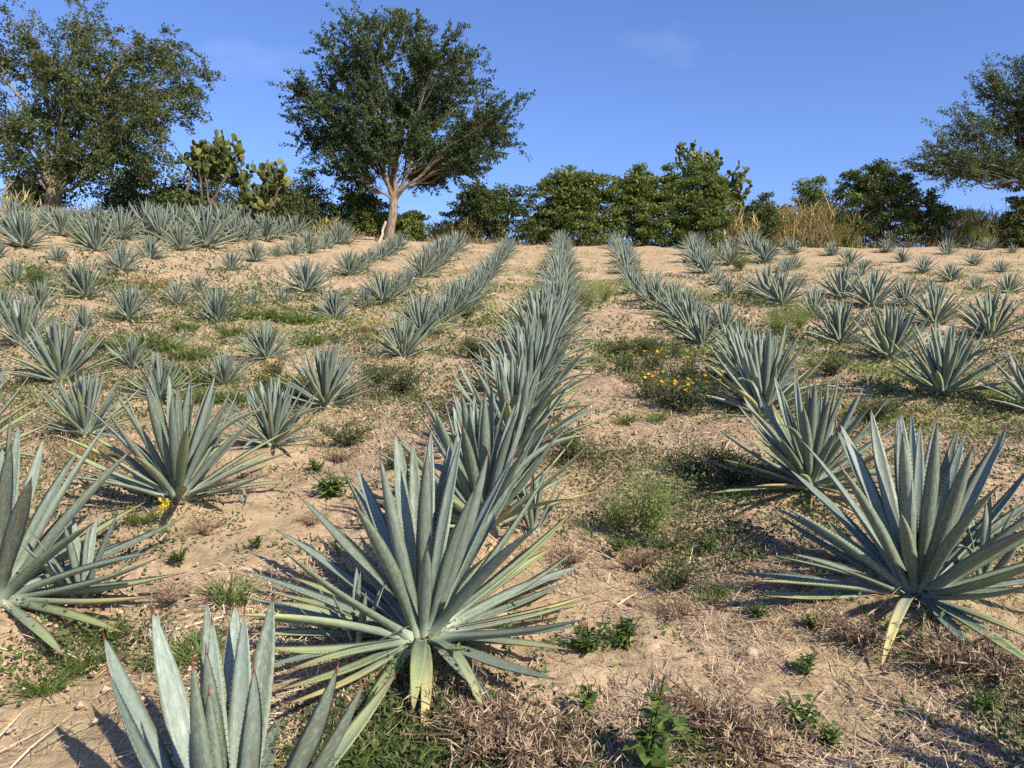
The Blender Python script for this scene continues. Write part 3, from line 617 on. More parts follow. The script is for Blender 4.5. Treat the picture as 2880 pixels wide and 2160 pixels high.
bush('bush', 760, 520, 620, 200, 39.0, rng, 'dark bush at the foot of the lower prickly pear', M_BUSHD, 90, .13)
bush('bush', 500, 545, 610, 220, 33.6, rng, 'low olive bush in front of the tall prickly pear', M_BUSHD, 90, .13)
bush('bush', 868, 475, 640, 175, 42.5, rng, 'dark pointed bush between the left cactus and the tall tree', M_BUSHD, 110, .13)
bush('bush', 1015, 512, 660, 190, 45.0, rng, 'bright green bush just left of the tall tree trunk', M_BUSH, 120, .16)
bush('bush', 1172, 598, 690, 120, 44.0, rng, 'small light green bush just right of the tall tree trunk', M_BUSH, 60, .14)
bush('bush', 1400, 508, 690, 290, 49.5, rng, 'dark rounded bush right of the tall tree, beside dry cane', M_BUSHD, 170, .17, low=.82)
bush('bush', 1650, 460, 690, 300, 50.5, rng, 'tall leafy bush behind the top of the middle row', M_BUSH, 210, .19, low=.82)
bush('bush', 1815, 478, 690, 290, 51.0, rng, 'middle leafy bush joining its two tall neighbours', M_BUSH, 200, .19, low=.82)
bush('bush', 1975, 462, 690, 260, 51.5, rng, 'tall leafy bush under the right-hand prickly pear', M_BUSH, 170, .19, low=.82)
bush('bush', 2135, 555, 690, 110, 53.0, rng, 'olive bush swallowed by golden grass right of the prickly pear', M_BUSHD, 60, .16)
bush('bush', 2290, 515, 690, 120, 55.5, rng, 'vine-covered bush rising out of the golden grass', M_BUSH, 70, .17)
bush('bush', 2478, 460, 690, 280, 55.5, rng, 'large dark bush left of the spreading tree', M_BUSHD, 190, .19, low=.82)
bush('bush', 2605, 540, 690, 180, 56.5, rng, 'lower shoulder bush at the right of the large dark bush', M_BUSHD, 90, .18)
bush('bush', 2868, 565, 700, 160, 56.0, rng, 'dark bush under the spreading tree at the right edge', M_BUSHD, 100, .18)

bush('bush', 690, 545, 690, 250, 40.5, rng, 'dark thicket behind the lower prickly pear', M_BUSHD, 70, 0.13)
bush('bush', 930, 560, 690, 170, 43.5, rng, 'low dark thicket left of the bright green bush', M_BUSHD, 70, 0.14)
bush('bush', 1095, 590, 690, 150, 47.5, rng, 'low thicket behind the tall tree trunk', M_BUSHD, 70, 0.15)
bush('bush', 1265, 600, 690, 170, 51.0, rng, 'low thicket behind the dry golden cane', M_BUSHD, 70, 0.15)
bush('bush', 1535, 590, 690, 150, 53.0, rng, 'low dark thicket filling the gap between two bushes', M_BUSHD, 70, 0.17)
bush('bush', 2085, 585, 690, 170, 54.5, rng, 'olive thicket behind the hanging dry grass', M_BUSH, 70, 0.17)
bush('bush', 2210, 575, 690, 210, 57.0, rng, 'dark thicket behind the golden grass bank', M_BUSHD, 70, 0.17)
bush('bush', 2365, 590, 690, 150, 58.0, rng, 'dark thicket beside the yellow-green cane', M_BUSHD, 70, 0.17)
bush('bush', 2720, 600, 690, 240, 59.5, rng, 'dark thicket behind the green cane', M_BUSHD, 70, 0.18)
bush('bush', 60, 575, 690, 200, 32.0, rng, 'dark thicket at the left end of the crest', M_BUSHD, 70, 0.13)

# ------------------------------------------------------------------ prickly pears
def pad_mesh():
    mb = MB(); k = 10; V = []; A = []
    zs = [0, .05, .2, .45, .7, .88, .98, 1.0]; wsz = [.10, .20, .46, .78, .96, .80, .40, .02]
    for z, q in zip(zs, wsz):
        for a in range(k): V.append((q * .36 * math.cos(a * 2 * math.pi / k), (.035 + .03 * q) * math.sin(a * 2 * math.pi / k) * (1 if 0 < z < 1 else .4), z))
    i = np.arange(len(zs) - 1)[:, None] * k; j = np.arange(k)[None, :]; j2 = (j + 1) % k
    mb.add(V, np.stack([i + j, i + j2, i + k + j2, i + k + j], -1).reshape(-1, 4)); return mb.mesh('cactus_pad', [M_PAD])
PAD = pad_mesh()
def prickly_pear(px, D, blobs, n, seed, label, size=.36):
    rng = np.random.default_rng(seed); x0, y0, z0 = gbase(px, D); root = link('prickly_pear', None); root.location = (x0, y0, z0)
    setprop(root, label, 'cactus', 'prickly pears on the crest'); base = np.array([x0, y0, z0]); ends = []
    for bc, br in blobs:
        bc = np.array(bc) - base; br = np.array(br)
        for q in range(4):
            e = bc + rng.uniform(-.6, .6, 3) * br * [1, 1, .4] - [0, 0, br[2] * .55]
            mb = MB(); P = jitter_path(bez(rng.normal(0, .15, 3) * [1, 1, 0], e * [.3, .3, .6], e, 9), rng, .10); tube(mb, P, np.linspace(.09, .045, 9), 6)
            mb.build('stem', M_BARKD, root); ends.append((e, nrm(e - P[-3]), bc, br))
            for w_ in (5, 7): ends.append((P[w_], nrm(rng.normal(size=3) + [0, 0, .6]), bc, br))
    tips = list(ends); made = 0; tries = 0; cen = np.zeros((0, 3))
    while made < n and tries < n * 120:
        tries += 1
        p, d, bc, br = tips[int(rng.integers(0, len(tips)))]
        dd = nrm(d * .55 + rng.normal(0, .55, 3) + [0, 0, .42]); L2 = size * rng.uniform(.75, 1.2); e = p + dd * L2 * .95
        cc = p + dd * L2 * .55
        if np.sum(((e - bc) / br) ** 2) > 1.15 or (len(cen) and np.min(np.linalg.norm(cen - cc, axis=1)) < size * .34): continue
        cen = np.vstack([cen, cc])
        face = nrm(np.cross(dd, rng.normal(size=3))); s = np.cross(face, dd)
        M = Matrix((Vector(s * L2), Vector(face * L2), Vector(dd * L2))).transposed().to_4x4(); M.translation = Vector(p)
        o = link('pad', PAD, root); o.matrix_local = M; made += 1
        for q in range(3): tips.append((p + dd * L2 * .9 + s * L2 * rng.uniform(-.28, .28), dd, bc, br))
prickly_pear(600, 34.5, [blob(590, 440, 105, 82, 34.5, 70)], 280, 3, 'tall prickly pear cactus beside the drooping left-hand tree')
prickly_pear(740, 35.5, [blob(700, 510, 70, 80, 35.5, 60), blob(775, 505, 55, 60, 35.5, 50), blob(730, 580, 60, 40, 35.2, 50)], 280, 4, 'lower prickly pear cactus with large yellowish pads, right of the taller one')
prickly_pear(2010, 53.0, [blob(1965, 445, 75, 58, 53.0, 60)], 170, 6, 'prickly pear cactus topping the leafy bush on the right', .46)
prickly_pear(2080, 53.5, [blob(2070, 510, 42, 80, 53.0, 45)], 140, 8, 'narrow prickly pear cactus leaning out right of the leafy bush', .46)

# ------------------------------------------------------------------ cane and dry grass on the crest, stump and log
def blades(mb, roots, dirs, L, W, droop, rng, seg=4, mat=0, tone=None):
    """arching grass blades; roots, dirs (n,3), length, width per blade"""
    n = len(roots); t = np.linspace(0, 1, seg + 1); s = nrm(np.cross(dirs, np.array([0, 0, 1.0]) + rng.normal(0, .3, (n, 3))))
    out = nrm(dirs * [1, 1, 0] + 1e-6); V = np.zeros((n, seg + 1, 2, 3))
    for a, q in enumerate(t):
        c = roots + dirs * (L * q)[:, None] + (out * .55 - [0, 0, 1]) * (L * droop * q ** 2.2)[:, None]
        w_ = (W * (1 - q ** 1.8) * .5 + .0004)[:, None]; V[:, a, 0] = c - s * w_; V[:, a, 1] = c + s * w_
    k = 2 * (seg + 1); i = np.arange(n)[:, None] * k; Fq = np.concatenate([np.stack([i[:, 0] + 2 * a, i[:, 0] + 2 * a + 1, i[:, 0] + 2 * a + 3, i[:, 0] + 2 * a + 2], -1) for a in range(seg)])
    tn = rng.random(n) if tone is None else np.clip(tone + rng.normal(0, .18, n), 0, 1)
    A = np.zeros((n, k, 4)); A[:, :, 0] = tn[:, None]
    mb.add(V.reshape(-1, 3), Fq, mat, A.reshape(-1, 4))
def cane(px, D, wpx, h, n, label, mats, seed, mixr=.5, group='dry cane and grass on the crest'):
    rng = np.random.default_rng(seed); x0, y0, z0 = gbase(px, D); root = link('cane_grass', None); root.location = (x0, y0, z0); setprop(root, label, 'grass', group)
    W = wpx * D / F / 2
    for mi, (m, fr) in enumerate(zip(mats, (mixr, 1 - mixr))):
        k = int(n * fr); mb = MB()
        r = np.stack([rng.uniform(-W, W, k), rng.uniform(-.9, .9, k), np.zeros(k)], -1); r[:, 2] = ground(r[:, 0] + x0, r[:, 1] + y0) - z0
        st = rng.random(k) < .6; r[st, 2] += rng.uniform(0, h * .7, st.sum())
        d = nrm(np.stack([rng.normal(0, .35, k), rng.normal(0, .35, k), np.ones(k)], -1))
        blades(mb, r, d, h * rng.uniform(.35, .95, k) * np.where(st, .65, 1), rng.uniform(.035, .07, k), rng.uniform(.1, .55, k), rng, 5)
        mb.build('blades', m, root, smooth=False)
cane(1275, 49.0, 130, 2.5, 1300, 'dry golden cane stand right of the tall tree', (M_GOLD, M_CANE), 1, .7)
cane(1525, 50.5, 90, 1.0, 220, 'thin brown dry grass between two dark bushes', (M_DEAD, M_GOLD), 2, .7)
cane(2065, 52.0, 120, 2.6, 900, 'dry grass hanging under the narrow prickly pear', (M_GOLD, M_CANE), 3, .8)
cane(2215, 54.5, 230, 3.4, 2800, 'wide bank of golden dry grass on the right crest', (M_GOLD, M_CANE), 4, .75)
cane(2350, 55.0, 110, 3.2, 1200, 'yellow-green cane beside the large dark bush', (M_CANE, M_GOLD), 5, .75)
cane(2720, 57.0, 190, 3.2, 1900, 'green cane under the spreading tree on the right', (M_CANE, M_GOLD), 6, .85)
cane(2640, 55.8, 130, 1.6, 260, 'brown dry stalks below the large dark bush', (M_DEAD, M_GOLD), 7, .6)
cane(930, 41.0, 80, 1.5, 260, 'tangle of dry grass left of the bright green bush', (M_GOLD, M_CANE), 8, .6)
cane(30, 28.5, 120, 1.3, 220, 'dry grass behind the agaves at the left end of the crest', (M_GOLD, M_CANE), 9, .6)
cane(760, 38.6, 150, 1.2, 240, 'dry stalks at the foot of the left-hand cacti', (M_DEAD, M_GOLD), 10, .6)
def stick(name, p, q, r, label, cat, mat=None):
    p = np.array(p); q = np.array(q); P = jitter_path(bez(p, (p + q) / 2 + [0, 0, .04], q, 8), np.random.default_rng(3), .008); mb = MB()
    tube(mb, P - p, np.linspace(r, r * .7, 8), 8); o = mb.build(name, mat or M_WOOD); o.location = p; setprop(o, label, cat)
a = gbase(1068, 40.0, .1); stick('fence_post', a, (a[0] + .35, a[1], a[2] + 1.15), .085, 'pale leaning wooden post left of the tall tree trunk', 'post')
a = gbase(985, 41.0, -.02); c = gbase(1055, 40.6, -.05); stick('fallen_log', a, c, .09, 'pale fallen log on the crest left of the tall tree trunk', 'log')
a = gbase(1592, 48.2, .05); 
stick('cut_stem', gbase(2040, 51.0, .1), tuple(np.array(gbase(2032, 51.0, 0)) + [0, 0, 1.3]), .10, 'short pale cut stem at the foot of the right-hand prickly pear', 'stump')

# ------------------------------------------------------------------ weeds one can point to
def weed_leafy(seed, h, nst, nl, leaf, mat, spread=.5, aspect=.5, stemmat=None):
    rng = np.random.default_rng(seed); mb = MB()
    for i in range(nst):
        az = rng.uniform(0, 6.28); r = spread * h * rng.uniform(.2, 1); e = np.array([r * math.cos(az), r * math.sin(az), h * rng.uniform(.55, 1)])
        P = bez(rng.normal(0, .04 * h, 3) * [1, 1, 0], e * [.3, .3, .6], e, 6); tube(mb, P, np.linspace(.006, .002, 6) * (1 + h), 4, 1)
        for j in range(nl):
            q = rng.uniform(.15, 1) ** .7; c = P[int(q * 5)] + rng.normal(0, .01, 3); a2 = rng.uniform(0, 6.28)
            d = np.array([math.cos(a2), math.sin(a2), rng.uniform(-.1, .6)]); d = d / np.linalg.norm(d); L2 = leaf * rng.uniform(.6, 1.3) * (1.2 - .5 * q)
            s = nrm(np.cross(d, [0, 0, 1])); u = np.cross(s, d); W = L2 * aspect
            V = [c, c + d * L2 * .35 + s * W * .5 + u * .1 * W, c + d * L2 * .72 + s * W * .38, c + d * L2 - u * .15 * L2, c + d * L2 * .72 - s * W * .38, c + d * L2 * .35 - s * W * .5 + u * .1 * W, c + d * L2 * .5 - u * .06 * L2]
            A = np.zeros((7, 4)); A[:, 0] = rng.random() * .8 + .1
            mb.add(V, [(0, 1, 2, 6), (2, 3, 4, 6), (4, 5, 0, 6)], 0, A)
    return mb.mesh('weed', [mat, stemmat or mat], False)
def weed_fine(seed, h, n, mat, w_=.004, leaf=.03, spread=.8, stem=14, aspect=.28):
    rng = np.random.default_rng(seed); mb = MB()
    az = rng.uniform(0, 6.28, stem); E = np.stack([np.cos(az) * spread * h * rng.uniform(.1, 1, stem), np.sin(az) * spread * h * rng.uniform(.1, 1, stem), h * rng.uniform(.4, 1, stem)], -1)
    for e in E:
        P = jitter_path(bez(np.zeros(3), e * [.4, .4, .7], e, 6), rng, .03 * h); tube(mb, P, np.linspace(.004, .0015, 6), 3)
        C = P[rng.integers(1, 6, n // stem)] + rng.normal(0, h * .09, (n // stem, 3)); C[:, 2] = np.abs(C[:, 2]) + .01
        leaf_cloud(mb, C, leaf, rng, .6, aspect)
    return mb.mesh('weed', [mat], False)
def tuft(seed, n, h, mat, w_=.006, r=.05, droop=.5, lean=.7):
    rng = np.random.default_rng(seed); mb = MB()
    az = rng.uniform(0, 6.28, n); rr = r * np.sqrt(rng.random(n)); R0 = np.stack([np.cos(az) * rr, np.sin(az) * rr, np.full(n, -.01)], -1)
    d = nrm(np.stack([np.cos(az) * lean * rng.random(n), np.sin(az) * lean * rng.random(n), np.ones(n) * .8], -1) + rng.normal(0, .15, (n, 3)))
    blades(mb, R0, d, h * rng.uniform(.5, 1.1, n), w_ * rng.uniform(.7, 1.3, n), droop * rng.uniform(.3, 1.2, n), rng, 5)
    return mb.mesh('grass_tuft', [mat], False)
W_ = {'leafy': [weed_leafy(s, .16, 14, 10, .055, M_WEED, .9) for s in (1, 2)], 'seed': [weed_leafy(9, .15, 3, 9, .055, M_WEED, .25, .75)],
      'tall': [weed_leafy(12, .42, 4, 14, .085, M_WEED, .30, .6)], 'dark': [weed_fine(s, .22, 1400, M_WEEDD, leaf=.028, spread=1.3, stem=26) for s in (3, 4)],
      'pale': [weed_fine(5, .50, 2200, M_WEEDP, leaf=.028, spread=.6, stem=34)], 'shrub': [weed_fine(6, .75, 3600, M_WEED, leaf=.045, spread=.75, stem=44), weed_fine(16, .75, 3600, M_WEEDP, leaf=.04, spread=.85, stem=44)],
      'tuft': [tuft(s, 120, .26, M_GRASS, .008, .09, .6, 1.0) for s in (7, 8)], 'lush': [tuft(18, 260, .42, M_GRASS, .013, .22, .7, .9)], 'straw': [tuft(10, 260, .55, M_GOLD, .010, .14, .75, .9)],
      'dead': [weed_fine(s, .11, 1100, M_DEAD, leaf=.034, spread=2.0, stem=44, aspect=.09) for s in (13, 14)]}
def weed(kind, px, py, s, label, name='weed', cat='weed', group=None, var=0, rot=None):
    p = onground(px, py); o = link(name, W_[kind][var % len(W_[kind])]); o.location = p; o.scale = (s, s, s); o.rotation_euler = (0, 0, px * .37 if rot is None else rot)
    if kind in ('leafy', 'tuft', 'dark', 'dead'): o.rotation_euler.x = math.atan(.17)
    return setprop(o, label, cat, group)
gw = 'green weeds on the soil'
weed('leafy', 935, 1400, 1.15, 'bright leafy weed on bare soil left of the second middle-row agave', group=gw)
weed('leafy', 885, 1330, .7, 'little leafy weed just above the bright one left of the middle row', group=gw, var=1)
weed('leafy', 1660, 1845, .95, 'left half of the leafy weed patch right of the largest agave', group=gw)
weed('leafy', 1760, 1830, .95, 'right half of the leafy weed patch right of the largest agave', group=gw, var=1)
weed('seed', 1648, 2008, .9, 'lone broadleaf seedling with sharp shadow, lower middle', 'seedling', 'seedling')
weed('tall', 1830, 2190, .95, 'tall leafy weed at the bottom edge', group=gw)
weed('leafy', 2255, 2060, .85, 'leafy weed at the bottom right beside the long shadows', group=gw)
weed('leafy', 2330, 2110, .55, 'small leafy weed below the one beside the long shadows', group=gw, var=1)
weed('leafy', 505, 1590, .6, 'small leafy weed on bare soil below the broad agave', group=gw)
weed('leafy', 725, 1545, .5, 'tiny leafy weed on bare soil left of the largest agave', group=gw, var=1)
weed('leafy', 2130, 1745, .6, 'small blue-green weed left of the big lower right agave', group=gw)
weed('leafy', 2280, 1770, .5, 'small green weed under the yellow leaf of the lower right agave', group=gw, var=1)
weed('leafy', 1735, 1560, .7, 'yellow-green weed below the tall feathery weed', group=gw)
weed('leafy', 2000, 1560, .7, 'green weed right of the tall feathery weed', group=gw, var=1)
weed('leafy', 2780, 2010, .6, 'green weed on the bank at the right edge', group=gw)
weed('leafy', 2270, 1900, .6, 'green weed on the soil below the yellow hanging leaf', group=gw, var=1)
weed('pale', 1830, 1520, 1.05, 'tall pale feathery weed between the middle row and the right-hand row', 'feathery_weed')
weed('pale', 1740, 1500, .6, 'shorter pale feathery weed left of the tall one', 'feathery_weed')
weed('dark', 1900, 1665, .8, 'dark green feathery clump below the tall pale weed', 'weed_clump', group='dark weed clumps')
for i, (x, y, s, lb) in enumerate([(2060, 1370, 1.3, 'dark weed clump left of the second right-row agave'), (1960, 1350, 1.1, 'dark weed clump between the feathery weed and the marigolds'), (1600, 1300, 1.25, 'dark weed clump right of the second middle-row agave'),
        (1110, 1330, 1.0, 'dark weed clump left of the second middle-row agave'), (1130, 1115, 1.6, 'olive weed patch below the lowest agave left of the middle row'), (1060, 1080, 1.3, 'small olive weed patch left of the large olive one'), (1330, 1010, 1.5, 'dark weeds between the middle row and the row to its left'),
        (970, 1260, 1.1, 'dark weeds right of the compact left agave'), (1740, 1010, 1.5, 'dark weeds left of the marigolds'), (1830, 1000, 1.6, 'dark weeds behind the marigolds'), (2010, 640, 1.2, 'dark weed under the right-hand bushes'), (2450, 1190, 1.3, 'dark weed below the agaves at right'), (2340, 1060, 1.3, 'dark weed under the lower right agave band'),
        (1870, 1560, .7, 'dark weeds at the foot of the tall pale weed'), (1310, 900, 1.6, 'weeds between the middle row and its left neighbour, halfway up')]):
    weed('dark', x, y, s, lb, 'weed_clump', group='dark weed clumps', var=i)
for i, (x, y, s, lb) in enumerate([(650, 1690, .95, 'green grass tuft left of the largest agave'), (560, 1850, .85, 'grass tuft below the small pale seedling'), (470, 1870, .8, 'grass tuft left of the one below the seedling'), (230, 1880, .7, 'weedy grass in shade at lower left'), (130, 1950, .7, 'grass in shade near the left edge'), (300, 1800, .7, 'grass under the tips of the left edge agave'),
        (400, 1470, .7, 'grass blades beside the yellow flower spike'), (1760, 1190, .9, 'grass tuft below the marigolds'), (1850, 1180, .8, 'second grass tuft below the marigolds'), (2000, 1690, .7, 'grass tuft left of the lower right agave leaves'), (2560, 1080, .9, 'grass in the right-hand field'), (1990, 2120, .8, 'grass tuft in the brown litter at the bottom')]):
    weed('tuft', x, y, s, lb, 'grass_tuft', 'grass', 'green grass tufts', i)
weed('lush', 1060, 2130, .55, 'thick green grass at the bottom between the two front agaves', 'grass_tuft', 'grass', 'green grass tufts')
weed('lush', 960, 2170, .55, 'left part of the thick green grass at the bottom edge', 'grass_tuft', 'grass', 'green grass tufts')
weed('lush', 1130, 2190, .5, 'right part of the thick green grass at the bottom edge', 'grass_tuft', 'grass', 'green grass tufts')
for i, (x, y, s, lb) in enumerate([(720, 900, 1.3, 'lush grass clump in the left field, the largest'), (790, 905, 1.1, 'lush grass clump right of the largest in the left field'), (860, 910, 1.1, 'rightmost lush grass clump of the upper left patch'), (660, 945, .9, 'lush grass clump below the largest in the left field'), (520, 930, .8, 'grass clump left of the lush upper patch'), (410, 975, 1.1, 'grass around the small agaves of the left field'), (470, 985, .9, 'bright grass right of the yellowish small agave'),
        (540, 1010, .9, 'yellow-green grass in the middle of the left field'), (560, 1085, 1.2, 'large bright grass clump in the lower left field'), (500, 1060, .9, 'grass clump left of the large bright one'), (680, 1130, .8, 'grass clump right of the small lower agave'), (590, 1130, .8, 'grass clump under the small lower agave'), (820, 1090, 1.0, 'grass beside the orange marigold on the left'), (870, 970, .8, 'grass right of the left-hand marigold agave'), (300, 980, .8, 'grass by the yellowish agave on the left'), (230, 800, 1.0, 'grass under the agave left of the straw tuft'), (330, 690, .9, 'grass below the left crest')]):
    weed('lush', x, y, s, lb, 'grass_clump', 'grass', 'lush grass clumps in the left field')
weed('straw', 420, 815, 1.35, 'golden straw tuft among the agaves of the left field', 'straw_tuft', 'grass')
weed('straw', 1030, 935, .7, 'short straw tuft left of the row near the middle', 'straw_tuft', 'grass')
weed('straw', 1120, 880, .6, 'straw beside the lowest agaves of the second left row', 'straw_tuft', 'grass')
weed('straw', 250, 1290, .55, 'flattened straw below the lower left agave', 'straw_tuft', 'grass')
for i, (x, y, s, lb, v) in enumerate([(2190, 945, .95, 'round pale green shrub between the right rows', 1), (2250, 930, .75, 'right part of the pale green shrub between the right rows', 1), (2080, 765, 1.1, 'small dark shrub by the right rows near the top', 0), (1655, 870, 1.0, 'light green weed mound right of the middle row', 1), (1700, 850, .9, 'second light green weed mound right of the middle row', 1), (1760, 1260, .01, '', 0), (1545, 770, .8, 'weeds left of the middle row near the top', 0), (100, 830, .8, 'leafy weed at the left edge among agaves', 0), (230, 690, .8, 'leafy weed between agaves of the left crest', 0)]):
    if lb: weed('shrub', x, y, s, lb, 'shrub', 'shrub', 'small shrubs in the field', v)
for i, (x, y, s, lb) in enumerate([(1440, 2120, 1.7, 'mat of dead brown weeds at the bottom, right of the front grass'), (1330, 2090, 1.3, 'dead weed mat below the largest agave'), (1560, 2160, 1.4, 'dead weed at the bottom edge left of the tall leafy weed'), (2010, 2080, 1.6, 'dead brown weeds between the tall weed and the leafy weed'), (2120, 2140, 1.4, 'dead brown weeds at the bottom right of centre'), (580, 1500, .8, 'dry brown weed right of the yellow flower'), (490, 1690, .8, 'dry reddish weed left of the grass tuft'), (340, 1290, 1.2, 'dry brown weeds between the two left agaves'), (960, 1300, 1.0, 'dry brown weed left of the middle row'), (880, 1480, .8, 'dry brown weed above the largest agave'),
        (1610, 1590, 1.0, 'dry brown weed right of the largest agave'), (1810, 1600, 1.0, 'dry brown weed below the tall pale weed'), (1900, 1740, .9, 'dry weed on the soil right of the leafy patch'), (2650, 1880, 1.4, 'dry brown weeds on the bank under the lower right agave'), (2800, 1900, 1.4, 'dry weeds on the bank at the right edge'), (2400, 1810, 1.2, 'dry weeds left of the hanging yellow leaf')]):
    weed('dead', x, y, s, lb, 'dead_weed', 'weed', 'dead brown weeds', i)
# marigolds
def marigold_mesh(seed, nf, h, mat):
    rng = np.random.default_rng(seed); gb = MB(); fb = MB()
    for i in range(26):
        az = rng.uniform(0, 6.28); r = rng.uniform(.02, .28); e = np.array([r * math.cos(az), r * math.sin(az), h * rng.uniform(.5, 1)])
        P = bez(e * [.5, .5, 0], e * [.7, .7, .5], e, 5); tube(gb, P, np.linspace(.004, .002, 5), 3)
        C = P[rng.integers(1, 5, 26)] + rng.normal(0, .03, (26, 3)); leaf_cloud(gb, C, .04, rng, .5, .4)
        if i < nf:
            k = 8; R = .022; c = e + [0, 0, .01]; tl = rng.normal(0, .35, 2)
            V = [c] ; A = [(rng.random(), 0, 0, 0)]
            for a in range(2 * k):
                q = R * (1 if a % 2 == 0 else .72); x, y = q * math.cos(a * math.pi / k), q * math.sin(a * math.pi / k); V.append(c + np.array([x, y, x * tl[0] + y * tl[1] + .006])); A.append(A[0])
            fb.add(V, [(0, a + 1, (a + 1) % (2 * k) + 1) for a in range(2 * k)], 0, A); fb.add(np.array(V) - [0, 0, .008], [(0, (a + 1) % (2 * k) + 1, a + 1) for a in range(2 * k)], 0, A)
    return gb.mesh('marigold_foliage', [M_WEEDD], False), fb.mesh('marigold_flowers', [mat], False)
MG = [marigold_mesh(s, 10, .34, M_OFLOW if s % 2 else M_YFLOW) for s in (1, 2, 3)]
for i, (x, y, s, lb) in enumerate([(1890, 1150, 1.0, 'marigold with orange flowers at the centre of the flower patch'), (1830, 1120, .9, 'marigold left of centre in the flower patch'), (1950, 1160, 1.0, 'marigold under the leaves of the broad right-row agave'), (1980, 1110, .9, 'marigold touching the right-row agave'), (1760, 1050, .9, 'marigold at the left end of the flower patch'), (1840, 1045, .9, 'marigold at the top of the flower patch'), (1930, 1070, .9, 'marigold at the upper right of the flower patch'), (1900, 1010, .8, 'marigold highest up beside the right-row agaves'), (770, 1060, .7, 'marigold at the foot of a left-field agave'), (830, 1130, .8, 'marigold left of the upright agave'), (745, 1110, .7, 'marigold in grass on the left')]):
    p = onground(x, y); r = link('marigold', None); r.location = p; r.scale = (s, s, s); r.rotation_euler.z = i * 1.3; setprop(r, lb, 'flower', 'marigolds')
    link('foliage', MG[i % 3][0], r); link('flowers', MG[i % 3][1], r)
# the yellow flower spike under the broad agave
p = onground(470, 1492); r = link('yellow_flower', None); r.location = p; setprop(r, 'yellow flower spike in front of the broad agave on the left', 'flower')
mb = MB(); tube(mb, bez(np.zeros(3), np.array([.0, 0, .10]), np.array([-.01, 0, .20]), 6), np.linspace(.006, .003, 6), 5); mb.build('stem', M_WEEDP, r)
mb = MB(); rr = np.random.default_rng(2); leaf_cloud(mb, np.array([-.012, 0, .165]) + rr.normal(0, 1, (45, 3)) * [.019, .019, .026], .022, rr, .4, .9); mb.build('petals', M_YFLOW, r, False)
# stones and a bit of dead wood
def stone(px, py, s, label, mat, flat=.6):
    rng = np.random.default_rng(int(px)); p = onground(px, py); V = []; k = 9
    for z, q in [(-.5, .7), (-.1, 1.0), (.3, .85), (.55, .4)]:
        for a in range(k): e = q * s * rng.uniform(.82, 1.15); V.append((e * math.cos(a * .698), e * math.sin(a * .698), z * s * flat * rng.uniform(.9, 1.1)))
    i = np.arange(3)[:, None] * k; j = np.arange(k)[None, :]; j2 = (j + 1) % k; mb = MB()
    mb.add(V, np.stack([i + j, i + j2, i + k + j2, i + k + j], -1).reshape(-1, 4)); mb.add(V[-k:], [list(range(k))])
    o = mb.build('stone', mat, smooth=False); o.location = p; setprop(o, label, 'stone', 'stones on the soil')
stone(1840, 1830, .035, 'small grey stone standing in the litter right of the leafy patch', M_CLOD, 1.3)
stone(2112, 1845, .04, 'pinkish stone in the litter at lower right', M_CLOD, 1.3)
stone(590, 1490, .075, 'flat tan stone right of the yellow flower spike', M_CLOD, .5)
stone(2370, 1095, .05, 'small pale stone between right-hand agaves', M_CLOD, .7)

# ------------------------------------------------------------------ litter and ground cover nobody could count
def screen_scatter(n, rng, ymin=628, ymax=2400, umax=.80):
    yp = rng.uniform(ymin, ymax, n); D = 4130 / (yp - 606); u = rng.uniform(-umax, umax, n); x = u * D
    k = (D > 1.0) & (D < crest_d(x, D) + 1.5); return x[k], D[k]
GREENS = [(1950, 1080, 1.0), (1250, 1050, .9), (1150, 1100, .7), (1680, 860, 1.6), (720, 900, 2.2), (500, 970, 1.6), (560, 1090, 1.2), (1330, 960, 1.4), (2200, 960, 1.6), (2400, 1120, 1.2), (2080, 1350, .7), (1590, 1270, .6), (200, 1850, .22), (1080, 2090, .25), (1850, 1470, .6), (2450, 760, 5), (2600, 820, 4), (1450, 800, 1.6), (230, 830, 2.2), (2300, 1230, .8), (1780, 1000, 1.6), (820, 1090, 1.1), (900, 960, 1.5), (2600, 1180, 1.2), (1500, 1000, 1.0), (120, 1130, 1.3), (2100, 800, 2.5), (2780, 1060, 1.5)]
BROWNS = [(1450, 2090, .45), (2050, 2090, .4), (1900, 1350, .7), (1580, 1240, .6), (340, 1290, .7), (1150, 1330, .5), (1750, 1080, .8), (1800, 1800, .5), (2500, 1850, .7), (2750, 1900, .6), (1620, 1560, .35), (2200, 1650, .6), (1300, 1050, .9), (2250, 1060, 1.2), (2500, 1000, 1.5), (960, 1290, .5), (420, 1950, .3)]
def fieldw(lst):
    P = [(onground(a, b_), r) for a, b_, r in lst]
    return lambda x, y: np.clip(sum(np.exp(-((x - p.x) ** 2 + ((y - p.y) * .8) ** 2) / (r * r)) for p, r in P), 0, 1)
BARE = [(120, 2020, .4), (330, 2080, .35), (60, 1830, .3), (700, 1600, .55), (1480, 1720, .45), (420, 1620, .45), (1300, 1990, .3), (1560, 1990, .3), (880, 1230, .6), (2330, 1990, .3), (800, 1440, .5), (2480, 1950, .35)]
bare_w = fieldw(BARE); green_w = fieldw(GREENS); brown_w = fieldw(BROWNS)
def gz(x, y): return ground(x, y)
def gnorm_tilt(d, x, y):
    e = .05; sx = (ground(x + e, y) - ground(x - e, y)) / (2 * e); sy = (ground(x, y + e) - ground(x, y - e)) / (2 * e)
    d[:, 2] += d[:, 0] * sx + d[:, 1] * sy; return nrm(d)
